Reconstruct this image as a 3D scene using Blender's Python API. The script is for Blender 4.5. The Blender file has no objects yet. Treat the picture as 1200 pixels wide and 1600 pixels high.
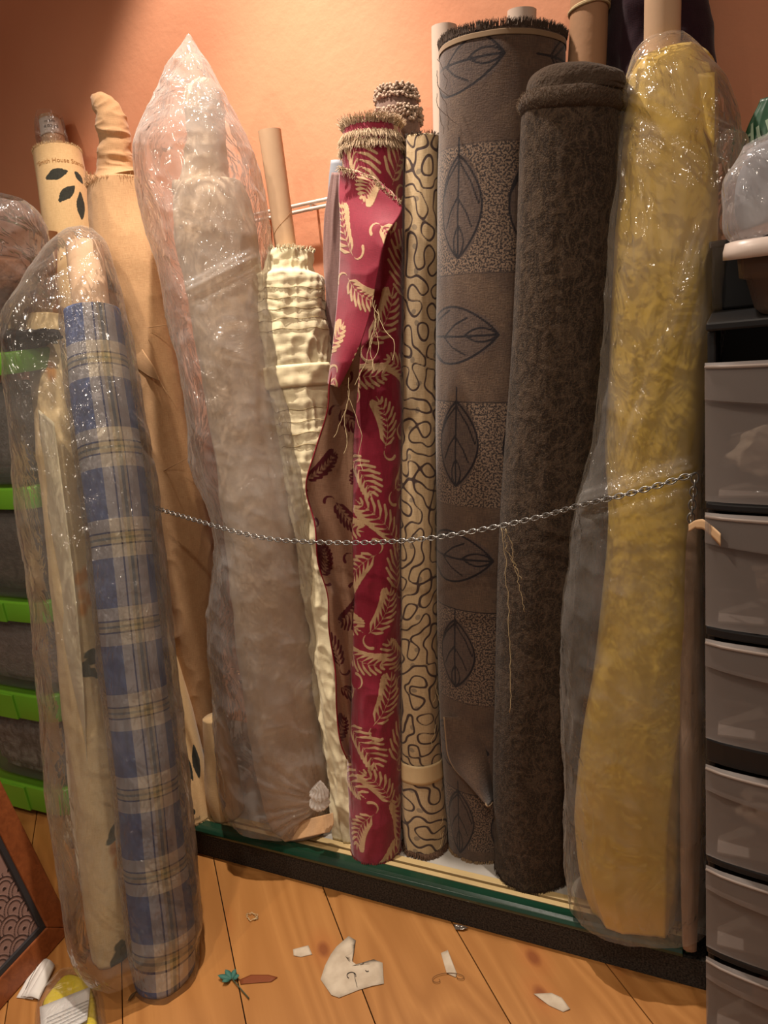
import bpy, math, random
import numpy as np
from mathutils import Matrix, Vector
random.seed(7)
rng = np.random.default_rng(7)
scene = bpy.context.scene
COL = scene.collection
PI = math.pi

# ------------------------------------------------------------------ camera
F = 1150.0
def unit(v):
    v = np.array(v, float); return v/np.linalg.norm(v)
DOWN = unit([510, 3950, 1150])
RIGHT = np.array([2380, 45, -1150.]); RIGHT -= RIGHT.dot(DOWN)*DOWN; RIGHT = unit(RIGHT)
UP = -DOWN; DEPTH = np.cross(RIGHT, DOWN)
H = 1.3
CAMP = np.array([0, 0, H])
def ray(px, py):
    r = np.array([px-600, py-800, F]); return np.array([r@RIGHT, r@DEPTH, r@UP])
def atz(px, py, z=0.0):
    r = ray(px, py); return r*((z-H)/r[2])+CAMP
def aty(px, py, y):
    r = ray(px, py); return r*(y/r[1])+CAMP
M3 = np.stack([RIGHT, DEPTH, UP], axis=1)      # image frame rows -> columns of world
def cam_xyz(p):
    q = np.asarray(p)-CAMP
    return q[..., 0:1]*RIGHT+q[..., 1:2]*DEPTH+q[..., 2:3]*UP
def project(p):
    c = cam_xyz(p); return 600+F*c[..., 0]/c[..., 2], 800+F*c[..., 1]/c[..., 2]
def fwd(p):
    return float(cam_xyz(np.asarray(p))[..., 2])

cd = bpy.data.cameras.new('camera'); cam = bpy.data.objects.new('camera', cd); COL.objects.link(cam)
cd.sensor_fit = 'HORIZONTAL'; cd.sensor_width = 27.0; cd.lens = F/1200*27.0
cd.clip_start = 0.02
xr = np.array([RIGHT[0], DEPTH[0], UP[0]]); yd = np.array([RIGHT[1], DEPTH[1], UP[1]]); zf = np.array([RIGHT[2], DEPTH[2], UP[2]])
m = Matrix.Identity(4)
for i in range(3):
    m[i][0] = xr[i]; m[i][1] = -yd[i]; m[i][2] = -zf[i]; m[i][3] = CAMP[i]
cam.matrix_world = m
scene.camera = cam

# ------------------------------------------------------------------ numpy noise
def _h(ix, iy, iz, s):
    n = (ix*374761393+iy*668265263+iz*2147483647+s*974634777) & 0xffffffff
    n = ((n ^ (n >> 13))*1274126177) & 0xffffffff
    n = (n ^ (n >> 16)) & 0xffffffff
    return n/4294967295.0
def noise3(x, y, z, s=0):
    x, y, z = np.broadcast_arrays(x, y, z)
    fx, fy, fz = np.floor(x), np.floor(y), np.floor(z)
    ix, iy, iz = fx.astype(np.int64), fy.astype(np.int64), fz.astype(np.int64)
    tx, ty, tz = x-fx, y-fy, z-fz
    tx = tx*tx*(3-2*tx); ty = ty*ty*(3-2*ty); tz = tz*tz*(3-2*tz)
    r = 0
    for a in (0, 1):
        for b in (0, 1):
            for c in (0, 1):
                r = r+_h(ix+a, iy+b, iz+c, s)*(tx if a else 1-tx)*(ty if b else 1-ty)*(tz if c else 1-tz)
    return r
def fbm(x, y, z, s=0, o=3):
    r = 0; a = 1; t = 0
    for i in range(o):
        r = r+a*noise3(x*2**i, y*2**i, z*2**i, s+i); t += a; a *= .5
    return r/t
def ridge(x, y, z, s=0, o=2):
    r = 0; a = 1; t = 0
    for i in range(o):
        r = r+a*(1-np.abs(2*noise3(x*2**i, y*2**i, z*2**i, s+i)-1))**2; t += a; a *= .5
    return r/t

# ------------------------------------------------------------------ object helpers
def thing(name, label, cat, loc, group=None):
    o = bpy.data.objects.new(name, None); COL.objects.link(o)
    o.location = [float(a) for a in loc]; o.empty_display_size = .05
    o['label'] = label; o['category'] = cat
    if group: o['group'] = group
    return o
def tag(o, label, cat, group=None):
    o['label'] = label; o['category'] = cat
    if group: o['group'] = group
    return o
def root_loc(o):
    l = np.zeros(3)
    while o is not None:
        l = l+np.array(o.location); o = o.parent
    return l
def link_mesh(name, V, Fc, mat, parent=None, origin=None, smooth=True, uv=None, attrs=None, label=None):
    V = np.asarray(V, float)
    if parent is not None: off = root_loc(parent)
    else: off = np.array(origin) if origin is not None else np.array([V[:, 0].mean(), V[:, 1].mean(), V[:, 2].min()])
    me = bpy.data.meshes.new(name)
    me.from_pydata((V-off).tolist(), [], [list(map(int, f)) for f in Fc]); 
    me.polygons.foreach_set('use_smooth', [smooth]*len(me.polygons))
    if uv is not None:
        l = me.uv_layers.new(name='UVMap'); l.data.foreach_set('uv', np.asarray(uv, np.float32).ravel())
    if attrs:
        for k, a in attrs.items():
            at = me.attributes.new(k, 'FLOAT', 'POINT'); at.data.foreach_set('value', np.asarray(a, np.float32))
    for mm in (mat if isinstance(mat, (list, tuple)) else [mat]): me.materials.append(mm)
    me.validate(); me.update()
    o = bpy.data.objects.new(name, me); COL.objects.link(o)
    if parent is not None: o.parent = parent
    else: o.location = off
    if label: o['label'] = label
    return o
def solidify(o, t, off=0):
    md = o.modifiers.new('thickness', 'SOLIDIFY'); md.thickness = t; md.offset = off; return o
def bevel(o, w, seg=2):
    md = o.modifiers.new('bevel', 'BEVEL'); md.width = w; md.segments = seg; md.limit_method = 'ANGLE'; return o
def box_vf(x0, x1, y0, y1, z0, z1):
    V = [(x, y, z) for x in (x0, x1) for y in (y0, y1) for z in (z0, z1)]
    Fc = [(0, 1, 3, 2), (4, 6, 7, 5), (0, 4, 5, 1), (2, 3, 7, 6), (0, 2, 6, 4), (1, 5, 7, 3)]
    return V, Fc
def join_vf(lst):
    V = []; Fc = []
    for v, f in lst:
        n = len(V); V += [tuple(a) for a in v]; Fc += [tuple(i+n for i in q) for q in f]
    return V, Fc
def box(name, b, mat, parent=None, bev=0, smooth=False):
    V, Fc = box_vf(*b); o = link_mesh(name, V, Fc, mat, parent, smooth=smooth)
    if bev: bevel(o, bev)
    return o
def tube_vf(pts, rad, n=8, closed=False, cap=True):
    P = np.array(pts, float); N = len(P)
    rad = np.broadcast_to(np.array(rad, float), (N,))
    if closed: T = np.roll(P, -1, 0)-np.roll(P, 1, 0)
    else: T = np.gradient(P, axis=0)
    T = T/(np.linalg.norm(T, axis=1, keepdims=True)+1e-12)
    ref = np.array([0, 0, 1.]) if abs(T[0][2]) < .9 else np.array([1., 0, 0])
    V = []; a = np.cross(T[0], ref); a /= np.linalg.norm(a)
    for i in range(N):
        a = a-T[i]*(a@T[i]); a /= np.linalg.norm(a)+1e-12; b = np.cross(T[i], a)
        for k in range(n):
            t = 2*PI*k/n; V.append(P[i]+rad[i]*(math.cos(t)*a+math.sin(t)*b))
    Fc = []
    for i in range(N if closed else N-1):
        j = (i+1) % N
        for k in range(n):
            k2 = (k+1) % n; Fc.append((i*n+k, i*n+k2, j*n+k2, j*n+k))
    if cap and not closed:
        Fc.append(tuple(range(n))[::-1]); Fc.append(tuple(range((N-1)*n, N*n)))
    return V, Fc

# ------------------------------------------------------------------ node helpers
class NT:
    def __init__(s, name):
        s.m = bpy.data.materials.new(name); s.m.use_nodes = True; s.t = s.m.node_tree; s.t.nodes.clear()
        s.out = s.t.nodes.new('ShaderNodeOutputMaterial')
    def n(s, typ, **kw):
        nd = s.t.nodes.new('ShaderNode'+typ)
        for k, v in kw.items(): setattr(nd, k, v)
        return nd
    def set(s, sock, v):
        if isinstance(v, bpy.types.NodeSocket): s.t.links.new(v, sock)
        elif v is not None:
            if sock.type == 'RGBA' and len(v) == 3: v = (*v, 1)
            sock.default_value = v
    def math(s, op, a, b=None, c=None, clamp=False):
        nd = s.n('Math', operation=op, use_clamp=clamp); s.set(nd.inputs[0], a)
        if b is not None: s.set(nd.inputs[1], b)
        if c is not None: s.set(nd.inputs[2], c)
        return nd.outputs[0]
    def mix(s, f, a, b, mode='MIX'):
        nd = s.n('Mix', data_type='RGBA', blend_type=mode); s.set(nd.inputs[0], f); s.set(nd.inputs[6], a); s.set(nd.inputs[7], b)
        return nd.outputs[2]
    def ramp(s, f, els, interp='LINEAR'):
        nd = s.n('ValToRGB'); cr = nd.color_ramp; cr.interpolation = interp
        while len(cr.elements) > 1: cr.elements.remove(cr.elements[0])
        for i, (p, c) in enumerate(els):
            e = cr.elements[0] if i == 0 else cr.elements.new(p)
            e.position = p; e.color = (*c, 1) if len(c) == 3 else c
        s.set(nd.inputs[0], f); return nd.outputs[0]
    def attr(s, nm):
        return s.n('Attribute', attribute_name=nm).outputs['Fac']
    def coord(s, kind='Object', scale=None, rot=None):
        tc = s.n('TexCoord').outputs[kind]
        if scale is None and rot is None: return tc
        mp = s.n('Mapping'); s.set(mp.inputs[0], tc)
        if scale is not None: mp.inputs['Scale'].default_value = scale
        if rot is not None: mp.inputs['Rotation'].default_value = rot
        return mp.outputs[0]
    def noise(s, vec, scale=5, detail=2, rough=.5, dist=0):
        nd = s.n('TexNoise'); s.set(nd.inputs['Vector'], vec); nd.inputs['Scale'].default_value = scale
        nd.inputs['Detail'].default_value = detail; nd.inputs['Roughness'].default_value = rough; nd.inputs['Distortion'].default_value = dist
        return nd.outputs['Fac']
    def map(s, v, a, b, c=0, d=1):
        nd = s.n('MapRange'); s.set(nd.inputs[0], v)
        for i, x in enumerate((a, b, c, d)): nd.inputs[i+1].default_value = x
        return nd.outputs[0]
    def bump(s, h, strength=.3, dist=.002):
        nd = s.n('Bump'); s.set(nd.inputs['Height'], h); nd.inputs['Strength'].default_value = strength; nd.inputs['Distance'].default_value = dist
        return nd.outputs[0]
    def bsdf(s, color, rough=.8, normal=None, spec=.3, **kw):
        b = s.n('BsdfPrincipled'); s.set(b.inputs['Base Color'], color); s.set(b.inputs['Roughness'], rough)
        b.inputs['Specular IOR Level'].default_value = spec
        if normal is not None: s.set(b.inputs['Normal'], normal)
        for k, v in kw.items(): s.set(b.inputs[k.replace('_', ' ')], v)
        return b.outputs[0]
    def done(s, sh):
        s.set(s.out.inputs[0], sh); return s.m
def srgb(r, g, b):
    def f(c):
        c /= 255; return c/12.92 if c <= .04045 else ((c+.055)/1.055)**2.4
    return (f(r), f(g), f(b))

def weave(t, amt=.5):
    """woven thread value 0..1 from metric UVs"""
    uv = t.n('UVMap').outputs[0]
    def sc(x, y):
        mp = t.n('Mapping'); t.set(mp.inputs[0], uv); mp.inputs['Scale'].default_value = (x, y, 1); return mp.outputs[0]
    a = t.noise(sc(60, 900), 1, 2, .6); b = t.noise(sc(900, 60), 1, 2, .6)
    return t.math('MULTIPLY', t.math('ADD', a, b), .5)
def m_cloth(name, c1, c2, rough=.9, sheen=.2, bump=.5, blotch=6, contrast=1.0):
    t = NT(name); w = weave(t); nz = t.noise(t.coord(), blotch, 3)
    f = t.map(w, .5-.14/contrast, .5+.14/contrast)
    col = t.mix(f, c1, c2)
    col = t.mix(t.map(nz, .35, .7), col, t.mix(.5, col, c1))
    b = t.bump(w, bump, .0015)
    return t.done(t.bsdf(col, rough, b, .15, Sheen_Weight=sheen))
def m_plain(name, c, rough=.6, spec=.4, bumps=None, metal=0, **kw):
    t = NT(name); nb = None
    if bumps: nb = t.bump(t.noise(t.coord(), bumps[0], 3), bumps[1], bumps[2])
    nz = t.noise(t.coord(), 9, 3)
    col = t.mix(t.map(nz, .3, .7, 0, .25), c, tuple(x*.75 for x in c))
    return t.done(t.bsdf(col, rough, nb, spec, Metallic=metal, **kw))
def m_plastic(name, tint=(.9, .86, .82), haze=.16, crinkle=1.0, edge=.5, scale=1.0, gl=1.0, rough=.12):
    t = NT(name); co = t.coord()
    # crinkle height : ridged noise at two sizes
    mp = t.n('Mapping'); t.set(mp.inputs[0], co); mp.inputs['Scale'].default_value = (1, 1, .55)
    n1 = t.noise(mp.outputs[0], 13*scale, 3, .55, 1.2); n2 = t.noise(mp.outputs[0], 45*scale, 2, .5, 1.0)
    r1 = t.math('ABSOLUTE', t.math('SUBTRACT', n1, .5)); r2 = t.math('ABSOLUTE', t.math('SUBTRACT', n2, .5))
    big = t.noise(co, 5, 2)
    r2m = t.math('MULTIPLY', r2, t.map(big, .45, .62, .05, 1))
    hgt = t.math('ADD', t.math('MULTIPLY', r1, 1.0), t.math('MULTIPLY', r2m, .45))
    nb = t.bump(hgt, min(1, .8*crinkle), .03*crinkle)
    lw = t.n('LayerWeight'); lw.inputs['Blend'].default_value = .5; 
    fac = lw.outputs['Facing']; fe = t.math('POWER', fac, 4.0)
    hz = t.math('ADD', t.math('MULTIPLY', fe, edge*.8), t.math('MULTIPLY', t.map(t.noise(co, 7, 3), .3, .7, .55, 1.45), haze), clamp=True)
    dif = t.n('BsdfDiffuse'); t.set(dif.inputs[0], tint); 
    trl = t.n('BsdfTranslucent'); t.set(trl.inputs[0], tint)
    md = t.n('MixShader'); md.inputs[0].default_value = .5; t.set(md.inputs[1], dif.outputs[0]); t.set(md.inputs[2], trl.outputs[0])
    tr = t.n('BsdfTransparent'); t.set(tr.inputs[0], (1, 1, 1))
    m1 = t.n('MixShader'); t.set(m1.inputs[0], hz); t.set(m1.inputs[1], tr.outputs[0]); t.set(m1.inputs[2], md.outputs[0])
    g = t.n('BsdfGlossy'); g.inputs['Roughness'].default_value = rough; t.set(g.inputs[0], (1, 1, 1)); t.set(g.inputs['Normal'], nb)
    fr = t.n('Fresnel'); fr.inputs['IOR'].default_value = 1.5; t.set(fr.inputs['Normal'], nb)
    m2 = t.n('MixShader'); t.set(m2.inputs[0], t.math('MULTIPLY', t.math('SUBTRACT', fr.outputs[0], .01), .8*gl, clamp=True)); t.set(m2.inputs[1], m1.outputs[0]); t.set(m2.inputs[2], g.outputs[0])
    return t.done(m2.outputs[0])
def m_frost(name, c, haze=.5):
    t = NT(name); co = t.coord(); nb = t.bump(t.noise(co, 400, 1), .1, .0005)
    tr = t.n('BsdfTransparent'); t.set(tr.inputs[0], (.9, .9, .9))
    p = t.bsdf(c, .35, nb, .5)
    trl = t.n('BsdfTranslucent'); t.set(trl.inputs[0], c)
    a = t.n('MixShader'); a.inputs[0].default_value = .35; t.set(a.inputs[1], p); t.set(a.inputs[2], trl.outputs[0])
    m2 = t.n('MixShader'); m2.inputs[0].default_value = haze; t.set(m2.inputs[1], tr.outputs[0]); t.set(m2.inputs[2], a.outputs[0])
    return t.done(m2.outputs[0])

# ------------------------------------------------------------------ loft : a roll or bag along a leaning axis
def catmull(X, t, u):
    """X (n,k) at params t -> values at u, cubic hermite"""
    X = np.asarray(X, float); n = len(t)
    d = np.zeros_like(X)
    for i in range(n):
        if i == 0: d[i] = (X[1]-X[0])/(t[1]-t[0])
        elif i == n-1: d[i] = (X[-1]-X[-2])/(t[-1]-t[-2])
        else: d[i] = (X[i+1]-X[i-1])/(t[i+1]-t[i-1])
    j = np.clip(np.searchsorted(t, u, side='right')-1, 0, n-2)
    h = (t[j+1]-t[j]); s = ((u-t[j])/h)[:, None]; h = h[:, None]
    return (2*s**3-3*s**2+1)*X[j]+(s**3-2*s**2+s)*h*d[j]+(-2*s**3+3*s**2)*X[j+1]+(s**3-s**2)*h*d[j+1]
class Loft:
    def __init__(s, st, plane, nu=96, dv=.004, ryk=1.0, ry=None, sq=2.0, disp=None, lin=False, axis=None, foot=None):
        """st: list of (x_left, x_right, y) along the thing, listed from its top to its foot; plane: (Y at z=.09, Y at z=1.65)"""
        st = list(st)[::-1]                       # foot first
        if foot is not None:                      # (lowest picture point of the foot, height of what it stands on)
            fx_, fy_, gz = foot; q = atz(fx_, fy_, gz); rr = (st[0][1]-st[0][0])/2*fwd(q)/F
            sl = (plane[1]-q[1]-rr*ryk)/(1.65-gz); c0_ = q+np.array([0, rr*ryk, rr*ryk*sl])
            y_ = float(project(c0_)[1]); st[0] = (st[0][0], st[0][1], y_)
            while st[1][2] > y_-25: st.pop(1)
            plane = (c0_[1]+(.09-c0_[2])*sl, plane[1])
        sl = (plane[1]-plane[0])/1.56; Yb = plane[0]
        s.plane = plane
        C = []; R = []; ys = []
        for xl, xr_, y in st:
            r = ray((xl+xr_)/2, y)
            t = (Yb+(H-.09)*sl)/(r[1]-sl*r[2]); p = r*t+CAMP
            C.append(p); R.append((xr_-xl)/2*fwd(p)/F); ys.append(y)
        C = np.array(C); R = np.array(R)
        t = np.concatenate([[0], np.cumsum(np.linalg.norm(np.diff(C, axis=0), axis=1))])
        L = t[-1]; nv = max(4, int(L/dv)); v = np.linspace(0, L, nv)
        X = np.column_stack([C, R, ys])
        if lin: Y = np.column_stack([np.interp(v, t, X[:, k]) for k in range(5)])
        else: Y = catmull(X, t, v)
        c = Y[:, :3]; rx = np.maximum(Y[:, 3], .0008); s.v = v; s.L = L; s.ys = Y[:, 4]
        if ry is None: rY = rx*ryk
        elif callable(ry): rY = ry(v/L, rx)
        else: rY = np.minimum(rx*1.0, ry)
        T = np.gradient(c, axis=0); k = max(1, nv//12)
        ker = np.ones(2*k+1)/(2*k+1)
        T = np.column_stack([np.convolve(np.pad(T[:, i], k, mode='edge'), ker, 'valid') for i in range(3)])
        T /= np.linalg.norm(T, axis=1, keepdims=True)
        if axis is not None: T = T*0+unit(axis)
        view = CAMP-c; view /= np.linalg.norm(view, axis=1, keepdims=True)
        S = np.cross(T, -view)*-1; S /= np.linalg.norm(S, axis=1, keepdims=True)
        # S should point to image right
        if S[0]@xr < 0: S = -S
        Nn = np.cross(S, T); Nn /= np.linalg.norm(Nn, axis=1, keepdims=True)
        if Nn[0]@view[0] < 0: Nn = -Nn
        th = np.linspace(-PI, PI, nu+1)[:-1]
        sn, cs = np.sin(th), np.cos(th)
        e = 2.0/sq
        ex = np.sign(sn)*np.abs(sn)**e; ey = np.sign(cs)*np.abs(cs)**e
        s.c, s.S, s.N, s.T, s.rx, s.ry, s.th, s.nu, s.nv = c, S, Nn, T, rx, rY, th, nu, nv
        s.r = float(np.median(rx))
        G = c[:, None, :]+S[:, None, :]*(rx[:, None]*ex)[:, :, None]+Nn[:, None, :]*(rY[:, None]*ey)[:, :, None]
        s.TH, s.V = np.meshgrid(th, v); s.U = s.TH*s.r
        s.G = G
        if disp is not None:
            D = S[:, None, :]*sn[None, :, None]+Nn[:, None, :]*cs[None, :, None]
            s.px, s.py = project(G)
            s.G = G+D*disp(s)[:, :, None]
        if foot is not None:                      # trim the foot flat on what it stands on
            dl = (foot[2]+.0004-s.G[0, :, 2])/T[0, 2]; nb = max(3, int(.06/(L/(nv-1))))
            for i in range(min(nb, nv-1)):
                s.G[i] = s.G[i]+T[0][None, :]*(dl*(1-i/nb))[:, None]
            s.c[0] = s.c[0]+T[0]*float(dl.mean())
    def vy(s, y):                                  # length along the roll at picture height y of its axis
        o = np.argsort(s.ys); return float(np.interp(y, s.ys[o], s.v[o]))
    def surf(s, u, v, off=0.0):
        u = np.asarray(u, float); v = np.asarray(v, float)
        fi = np.clip(v/s.L*(s.nv-1), 0, s.nv-1.001); fj = ((u/s.r+PI)/(2*PI)*s.nu) % s.nu
        i = np.floor(fi).astype(int); j = np.floor(fj).astype(int) % s.nu; a = (fi-i)[..., None]; b = (fj-np.floor(fj))[..., None]
        j2 = (j+1) % s.nu
        p = (s.G[i, j]*(1-b)+s.G[i, j2]*b)*(1-a)+(s.G[i+1, j]*(1-b)+s.G[i+1, j2]*b)*a
        d = p-s.c[i]; d -= s.T[i]*np.sum(d*s.T[i], -1, keepdims=True); d /= np.linalg.norm(d, axis=-1, keepdims=True)
        return p+d*off
    def mesh(s, name, mat, parent=None, attrs=None, caps=True, label=None, origin=None, hole=False):
        nu, nv = s.nu, s.nv
        V = s.G.reshape(-1, 3)
        i = np.arange(nv-1)[:, None]; j = np.arange(nu)[None, :]; j2 = (j+1) % nu
        Q = np.stack([i*nu+j, i*nu+j2, (i+1)*nu+j2, (i+1)*nu+j], -1).reshape(-1, 4)
        us = np.linspace(-PI, PI, nu+1)*s.r
        ii = np.broadcast_to(i, (nv-1, nu)); jj = np.broadcast_to(j, (nv-1, nu))
        UV = np.stack([np.stack([us[jj], s.v[ii]], -1), np.stack([us[jj+1], s.v[ii]], -1), np.stack([us[jj+1], s.v[ii+1]], -1), np.stack([us[jj], s.v[ii+1]], -1)], 2).reshape(-1, 2)
        Fc = Q.tolist(); UV = UV.tolist()
        A = {k: list(np.asarray(a).reshape(-1)) for k, a in (attrs or {}).items()}
        V = V.tolist()
        if caps:
            for row, flip in ((0, True), (nv-1, False)):
                V.append(list(s.c[row])); ci = len(V)-1
                for k in A: A[k].append(float(np.mean(A[k][row*nu:(row+1)*nu])))
                for q in range(nu):
                    a, b = row*nu+q, row*nu+(q+1) % nu
                    Fc.append((ci, b, a) if flip else (ci, a, b))
                    for w in range(3): UV.append([us[q]*.3, s.v[row]+.01*w])
        return link_mesh(name, V, Fc, mat, parent, origin=origin, uv=UV, attrs=A, label=label)
    def base(s):
        return s.c[0]
def seg_sdf(D, U, V, a, b, ra, rb=None):
    """accumulate tapered-capsule distance into D (negative inside)"""
    rb = ra if rb is None else rb
    ax, ay = a; bx, by = b; m_ = .02
    sel = (U > min(ax, bx)-m_) & (U < max(ax, bx)+m_) & (V > min(ay, by)-m_) & (V < max(ay, by)+m_)
    if not sel.any(): return
    u, v = U[sel], V[sel]; dx, dy = bx-ax, by-ay; l2 = dx*dx+dy*dy+1e-12
    t = np.clip(((u-ax)*dx+(v-ay)*dy)/l2, 0, 1)
    d = np.hypot(u-ax-t*dx, v-ay-t*dy)-(ra+(rb-ra)*t)
    D[sel] = np.minimum(D[sel], d)
def poly_sdf(D, U, V, pts, r):
    for a, b in zip(pts[:-1], pts[1:]): seg_sdf(D, U, V, a, b, r)
def ell_sdf(D, U, V, cx, cy, ang, a, b):
    m_ = a+.015; sel = (abs(U-cx) < m_) & (abs(V-cy) < m_)
    if not sel.any(): return
    u, v = U[sel]-cx, V[sel]-cy; c, s_ = math.cos(ang), math.sin(ang)
    x = u*c+v*s_; y = -u*s_+v*c
    k = np.hypot(x/a, y/b); D[sel] = np.minimum(D[sel], (k-1)*min(a, b))
def lens_pts(cx, cy, ang, L, W, n=14, side=1):
    P = []
    for i in range(n+1):
        t = i/n; x = (t-.5)*L; y = side*W*.5*math.sin(PI*t)**.8
        P.append((cx+x*math.cos(ang)-y*math.sin(ang), cy+x*math.sin(ang)+y*math.cos(ang)))
    return P
def fringe(name, lf, v, mat, parent, n=160, ln=.012, up=1, spread=.3, rad=.0007, rows=1, th0=-PI, th1=PI, jit=.4, lift=0.0, dens=None):
    parts = []
    for r_ in range(rows):
        for k in range(n):
            th = random.uniform(th0, th1); vv = (v if not callable(v) else v(th))+random.uniform(-.002, .002)+r_*.003
            p = lf.surf(np.array(th*lf.r), np.array(min(max(vv, 0), lf.L)), .0005+lift)
            i = int(np.clip(vv/lf.L*(lf.nv-1), 0, lf.nv-1))
            out = lf.S[i]*math.sin(th)+lf.N[i]*math.cos(th); tan = lf.T[i]*up; side = np.cross(out, tan)
            d = unit(tan+out*random.uniform(0, spread)+side*random.uniform(-jit, jit)); l = ln*random.uniform(.6, 1.2)
            q = p+d*l*.55; e = q+unit(d+side*random.uniform(-jit, jit)+np.array([0, 0, -.35]))*l*.45
            parts.append(tube_vf([p, q, e], [rad, rad*.8, rad*.3], 3, cap=False))
    V, Fc = join_vf(parts); return link_mesh(name, V, Fc, mat, parent)
def sheet(name, rows, mat, parent=None, nu=30, nv=120, disp=None, attrs=None, th=.0015, bulge=None, label=None, curve=None):
    """rows: (xl,yl,Yl, xr,yr,Yr) from top to bottom; surface between two edges"""
    A = np.array([aty(r[0], r[1], r[2]) for r in rows]); B = np.array([aty(r[3], r[4], r[5]) for r in rows])
    t = np.concatenate([[0], np.cumsum(np.linalg.norm(np.diff(A, axis=0), axis=1)+np.linalg.norm(np.diff(B, axis=0), axis=1))])/2
    vv = np.linspace(0, t[-1], nv); A = catmull(A, t, vv); B = catmull(B, t, vv)
    s = np.linspace(0, 1, nu)
    G = A[:, None, :]*(1-s)[None, :, None]+B[:, None, :]*s[None, :, None]
    W = np.linalg.norm(B-A, axis=1)
    view = CAMP-G.mean(1); view /= np.linalg.norm(view, axis=1, keepdims=True)
    bl = (bulge if bulge is not None else 0)*np.sin(PI*s)[None, :]
    U = (s[None, :]-.5)*W[:, None]; V = (t[-1]-vv)[:, None]+0*U
    if disp is not None: bl = bl+disp(U, V, s[None, :]+0*U)
    G = G+view[:, None, :]*(bl+0*U)[:, :, None]
    i = np.arange(nv-1)[:, None]; j = np.arange(nu-1)[None, :]
    Q = np.stack([i*nu+j, (i+1)*nu+j, (i+1)*nu+j+1, i*nu+j+1], -1).reshape(-1, 4)
    uv = np.stack([U, V], -1).reshape(-1, 2)[Q.reshape(-1)]
    o = link_mesh(name, G.reshape(-1, 3), Q.tolist(), mat, parent, uv=uv, attrs={k: a(U, V).reshape(-1) for k, a in (attrs or {}).items()}, label=label)
    if th: solidify(o, th)
    o['_'] = 0; del o['_']
    return o, G
def text_mesh(txt, size, bold=False, sub=0):
    cu = bpy.data.curves.new('t', 'FONT'); cu.body = txt; cu.size = size; cu.resolution_u = 3
    if bold: cu.offset = size*.02
    ob = bpy.data.objects.new('t', cu); COL.objects.link(ob)
    dg = bpy.context.evaluated_depsgraph_get(); me = bpy.data.meshes.new_from_object(ob.evaluated_get(dg))
    V = [tuple(v.co) for v in me.vertices]; Fc = [tuple(p.vertices) for p in me.polygons]
    bpy.data.objects.remove(ob); bpy.data.meshes.remove(me); bpy.data.curves.remove(cu)
    return np.array(V), Fc
def text_on(name, lf, txt, size, u0, v0, mat, parent, rot=0, off=.0009, bold=False):
    V, Fc = text_mesh(txt, size, bold); x = V[:, 0]-V[:, 0].max()/2; y = V[:, 1]
    c, s_ = math.cos(rot), math.sin(rot)
    P = lf.surf(u0+x*c-y*s_, v0+x*s_+y*c, off)
    return link_mesh(name, P, Fc, mat, parent, smooth=False)
def patch_on(name, lf, u0, u1, v0, v1, mat, parent, off=.0006, rot=0, nu=14, nv=8):
    uu, vv = np.meshgrid(np.linspace(u0, u1, nu), np.linspace(v0, v1, nv)); cu_, cv = (u0+u1)/2, (v0+v1)/2
    c, s_ = math.cos(rot), math.sin(rot); a, b = uu-cu_, vv-cv
    P = lf.surf(cu_+a*c-b*s_, cv+a*s_+b*c, off)
    i = np.arange(nv-1)[:, None]; j = np.arange(nu-1)[None, :]
    Q = np.stack([i*nu+j, i*nu+j+1, (i+1)*nu+j+1, (i+1)*nu+j], -1).reshape(-1, 4)
    o = link_mesh(name, P.reshape(-1, 3), Q.tolist(), mat, parent); solidify(o, .0004, 1); return o

# ================================================================== SETTING
WALL_Y = 1.6
PL_Y, PL_Z = 1.151, .0865
def struct(o): o['kind'] = 'structure'; return o
# wall
t = NT('orange plaster'); co = t.coord()
hh = t.math('ADD', t.noise(co, 14, 5, .6), t.math('MULTIPLY', t.noise(co, 90, 2), .25))
cc = t.mix(t.map(t.noise(co, 2.5, 4), .3, .7), srgb(230, 166, 130), srgb(224, 156, 120))
M_WALL = t.done(t.bsdf(cc, .75, t.bump(hh, .25, .006), .25))
V, Fc = box_vf(-3.6, 1.6, WALL_Y, WALL_Y+.1, 0, 3.0); struct(link_mesh('wall_back', V, Fc, M_WALL, smooth=False))
V, Fc = box_vf(-3.7, -3.6, -1.8, WALL_Y+.1, 0, 3.0); struct(link_mesh('wall_left', V, Fc, M_WALL, smooth=False))
V, Fc = box_vf(1.6, 1.7, -1.8, WALL_Y+.1, 0, 3.0); struct(link_mesh('wall_right', V, Fc, M_WALL, smooth=False))
V, Fc = box_vf(-3.7, 1.7, -1.8, WALL_Y+.1, 3.0, 3.1); struct(link_mesh('ceiling', V, Fc, m_plain('ceiling paint', srgb(225, 215, 200), .9), smooth=False))
# floor planks at 45 degrees
t = NT('pine planks'); uv = t.n('UVMap').outputs[0]; pid = t.attr('plank')
def sc(x, y, z=1):
    mp = t.n('Mapping'); t.set(mp.inputs[0], uv); mp.inputs['Scale'].default_value = (x, y, z)
    cb = t.n('CombineXYZ'); t.set(cb.inputs[2], t.math('MULTIPLY', pid, 7.3)); t.set(cb.inputs[1], t.math('MULTIPLY', pid, 11.7)); ad = t.n('VectorMath', operation='ADD'); t.set(ad.inputs[0], mp.outputs[0]); t.set(ad.inputs[1], cb.outputs[0]); return ad.outputs[0]
warp = t.noise(sc(2.6, .35), 1.6, 2, .5, .6)
rings = t.math('FRACT', t.math('MULTIPLY', warp, 15)); rings = t.math('ABSOLUTE', t.math('SUBTRACT', rings, .5))
fine = t.noise(sc(130, 3), 1, 3)
col = t.mix(t.map(rings, .05, .5), srgb(160, 108, 54), srgb(182, 128, 70))
col = t.mix(t.map(fine, .35, .65, 0, .35), col, srgb(158, 104, 52))
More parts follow.
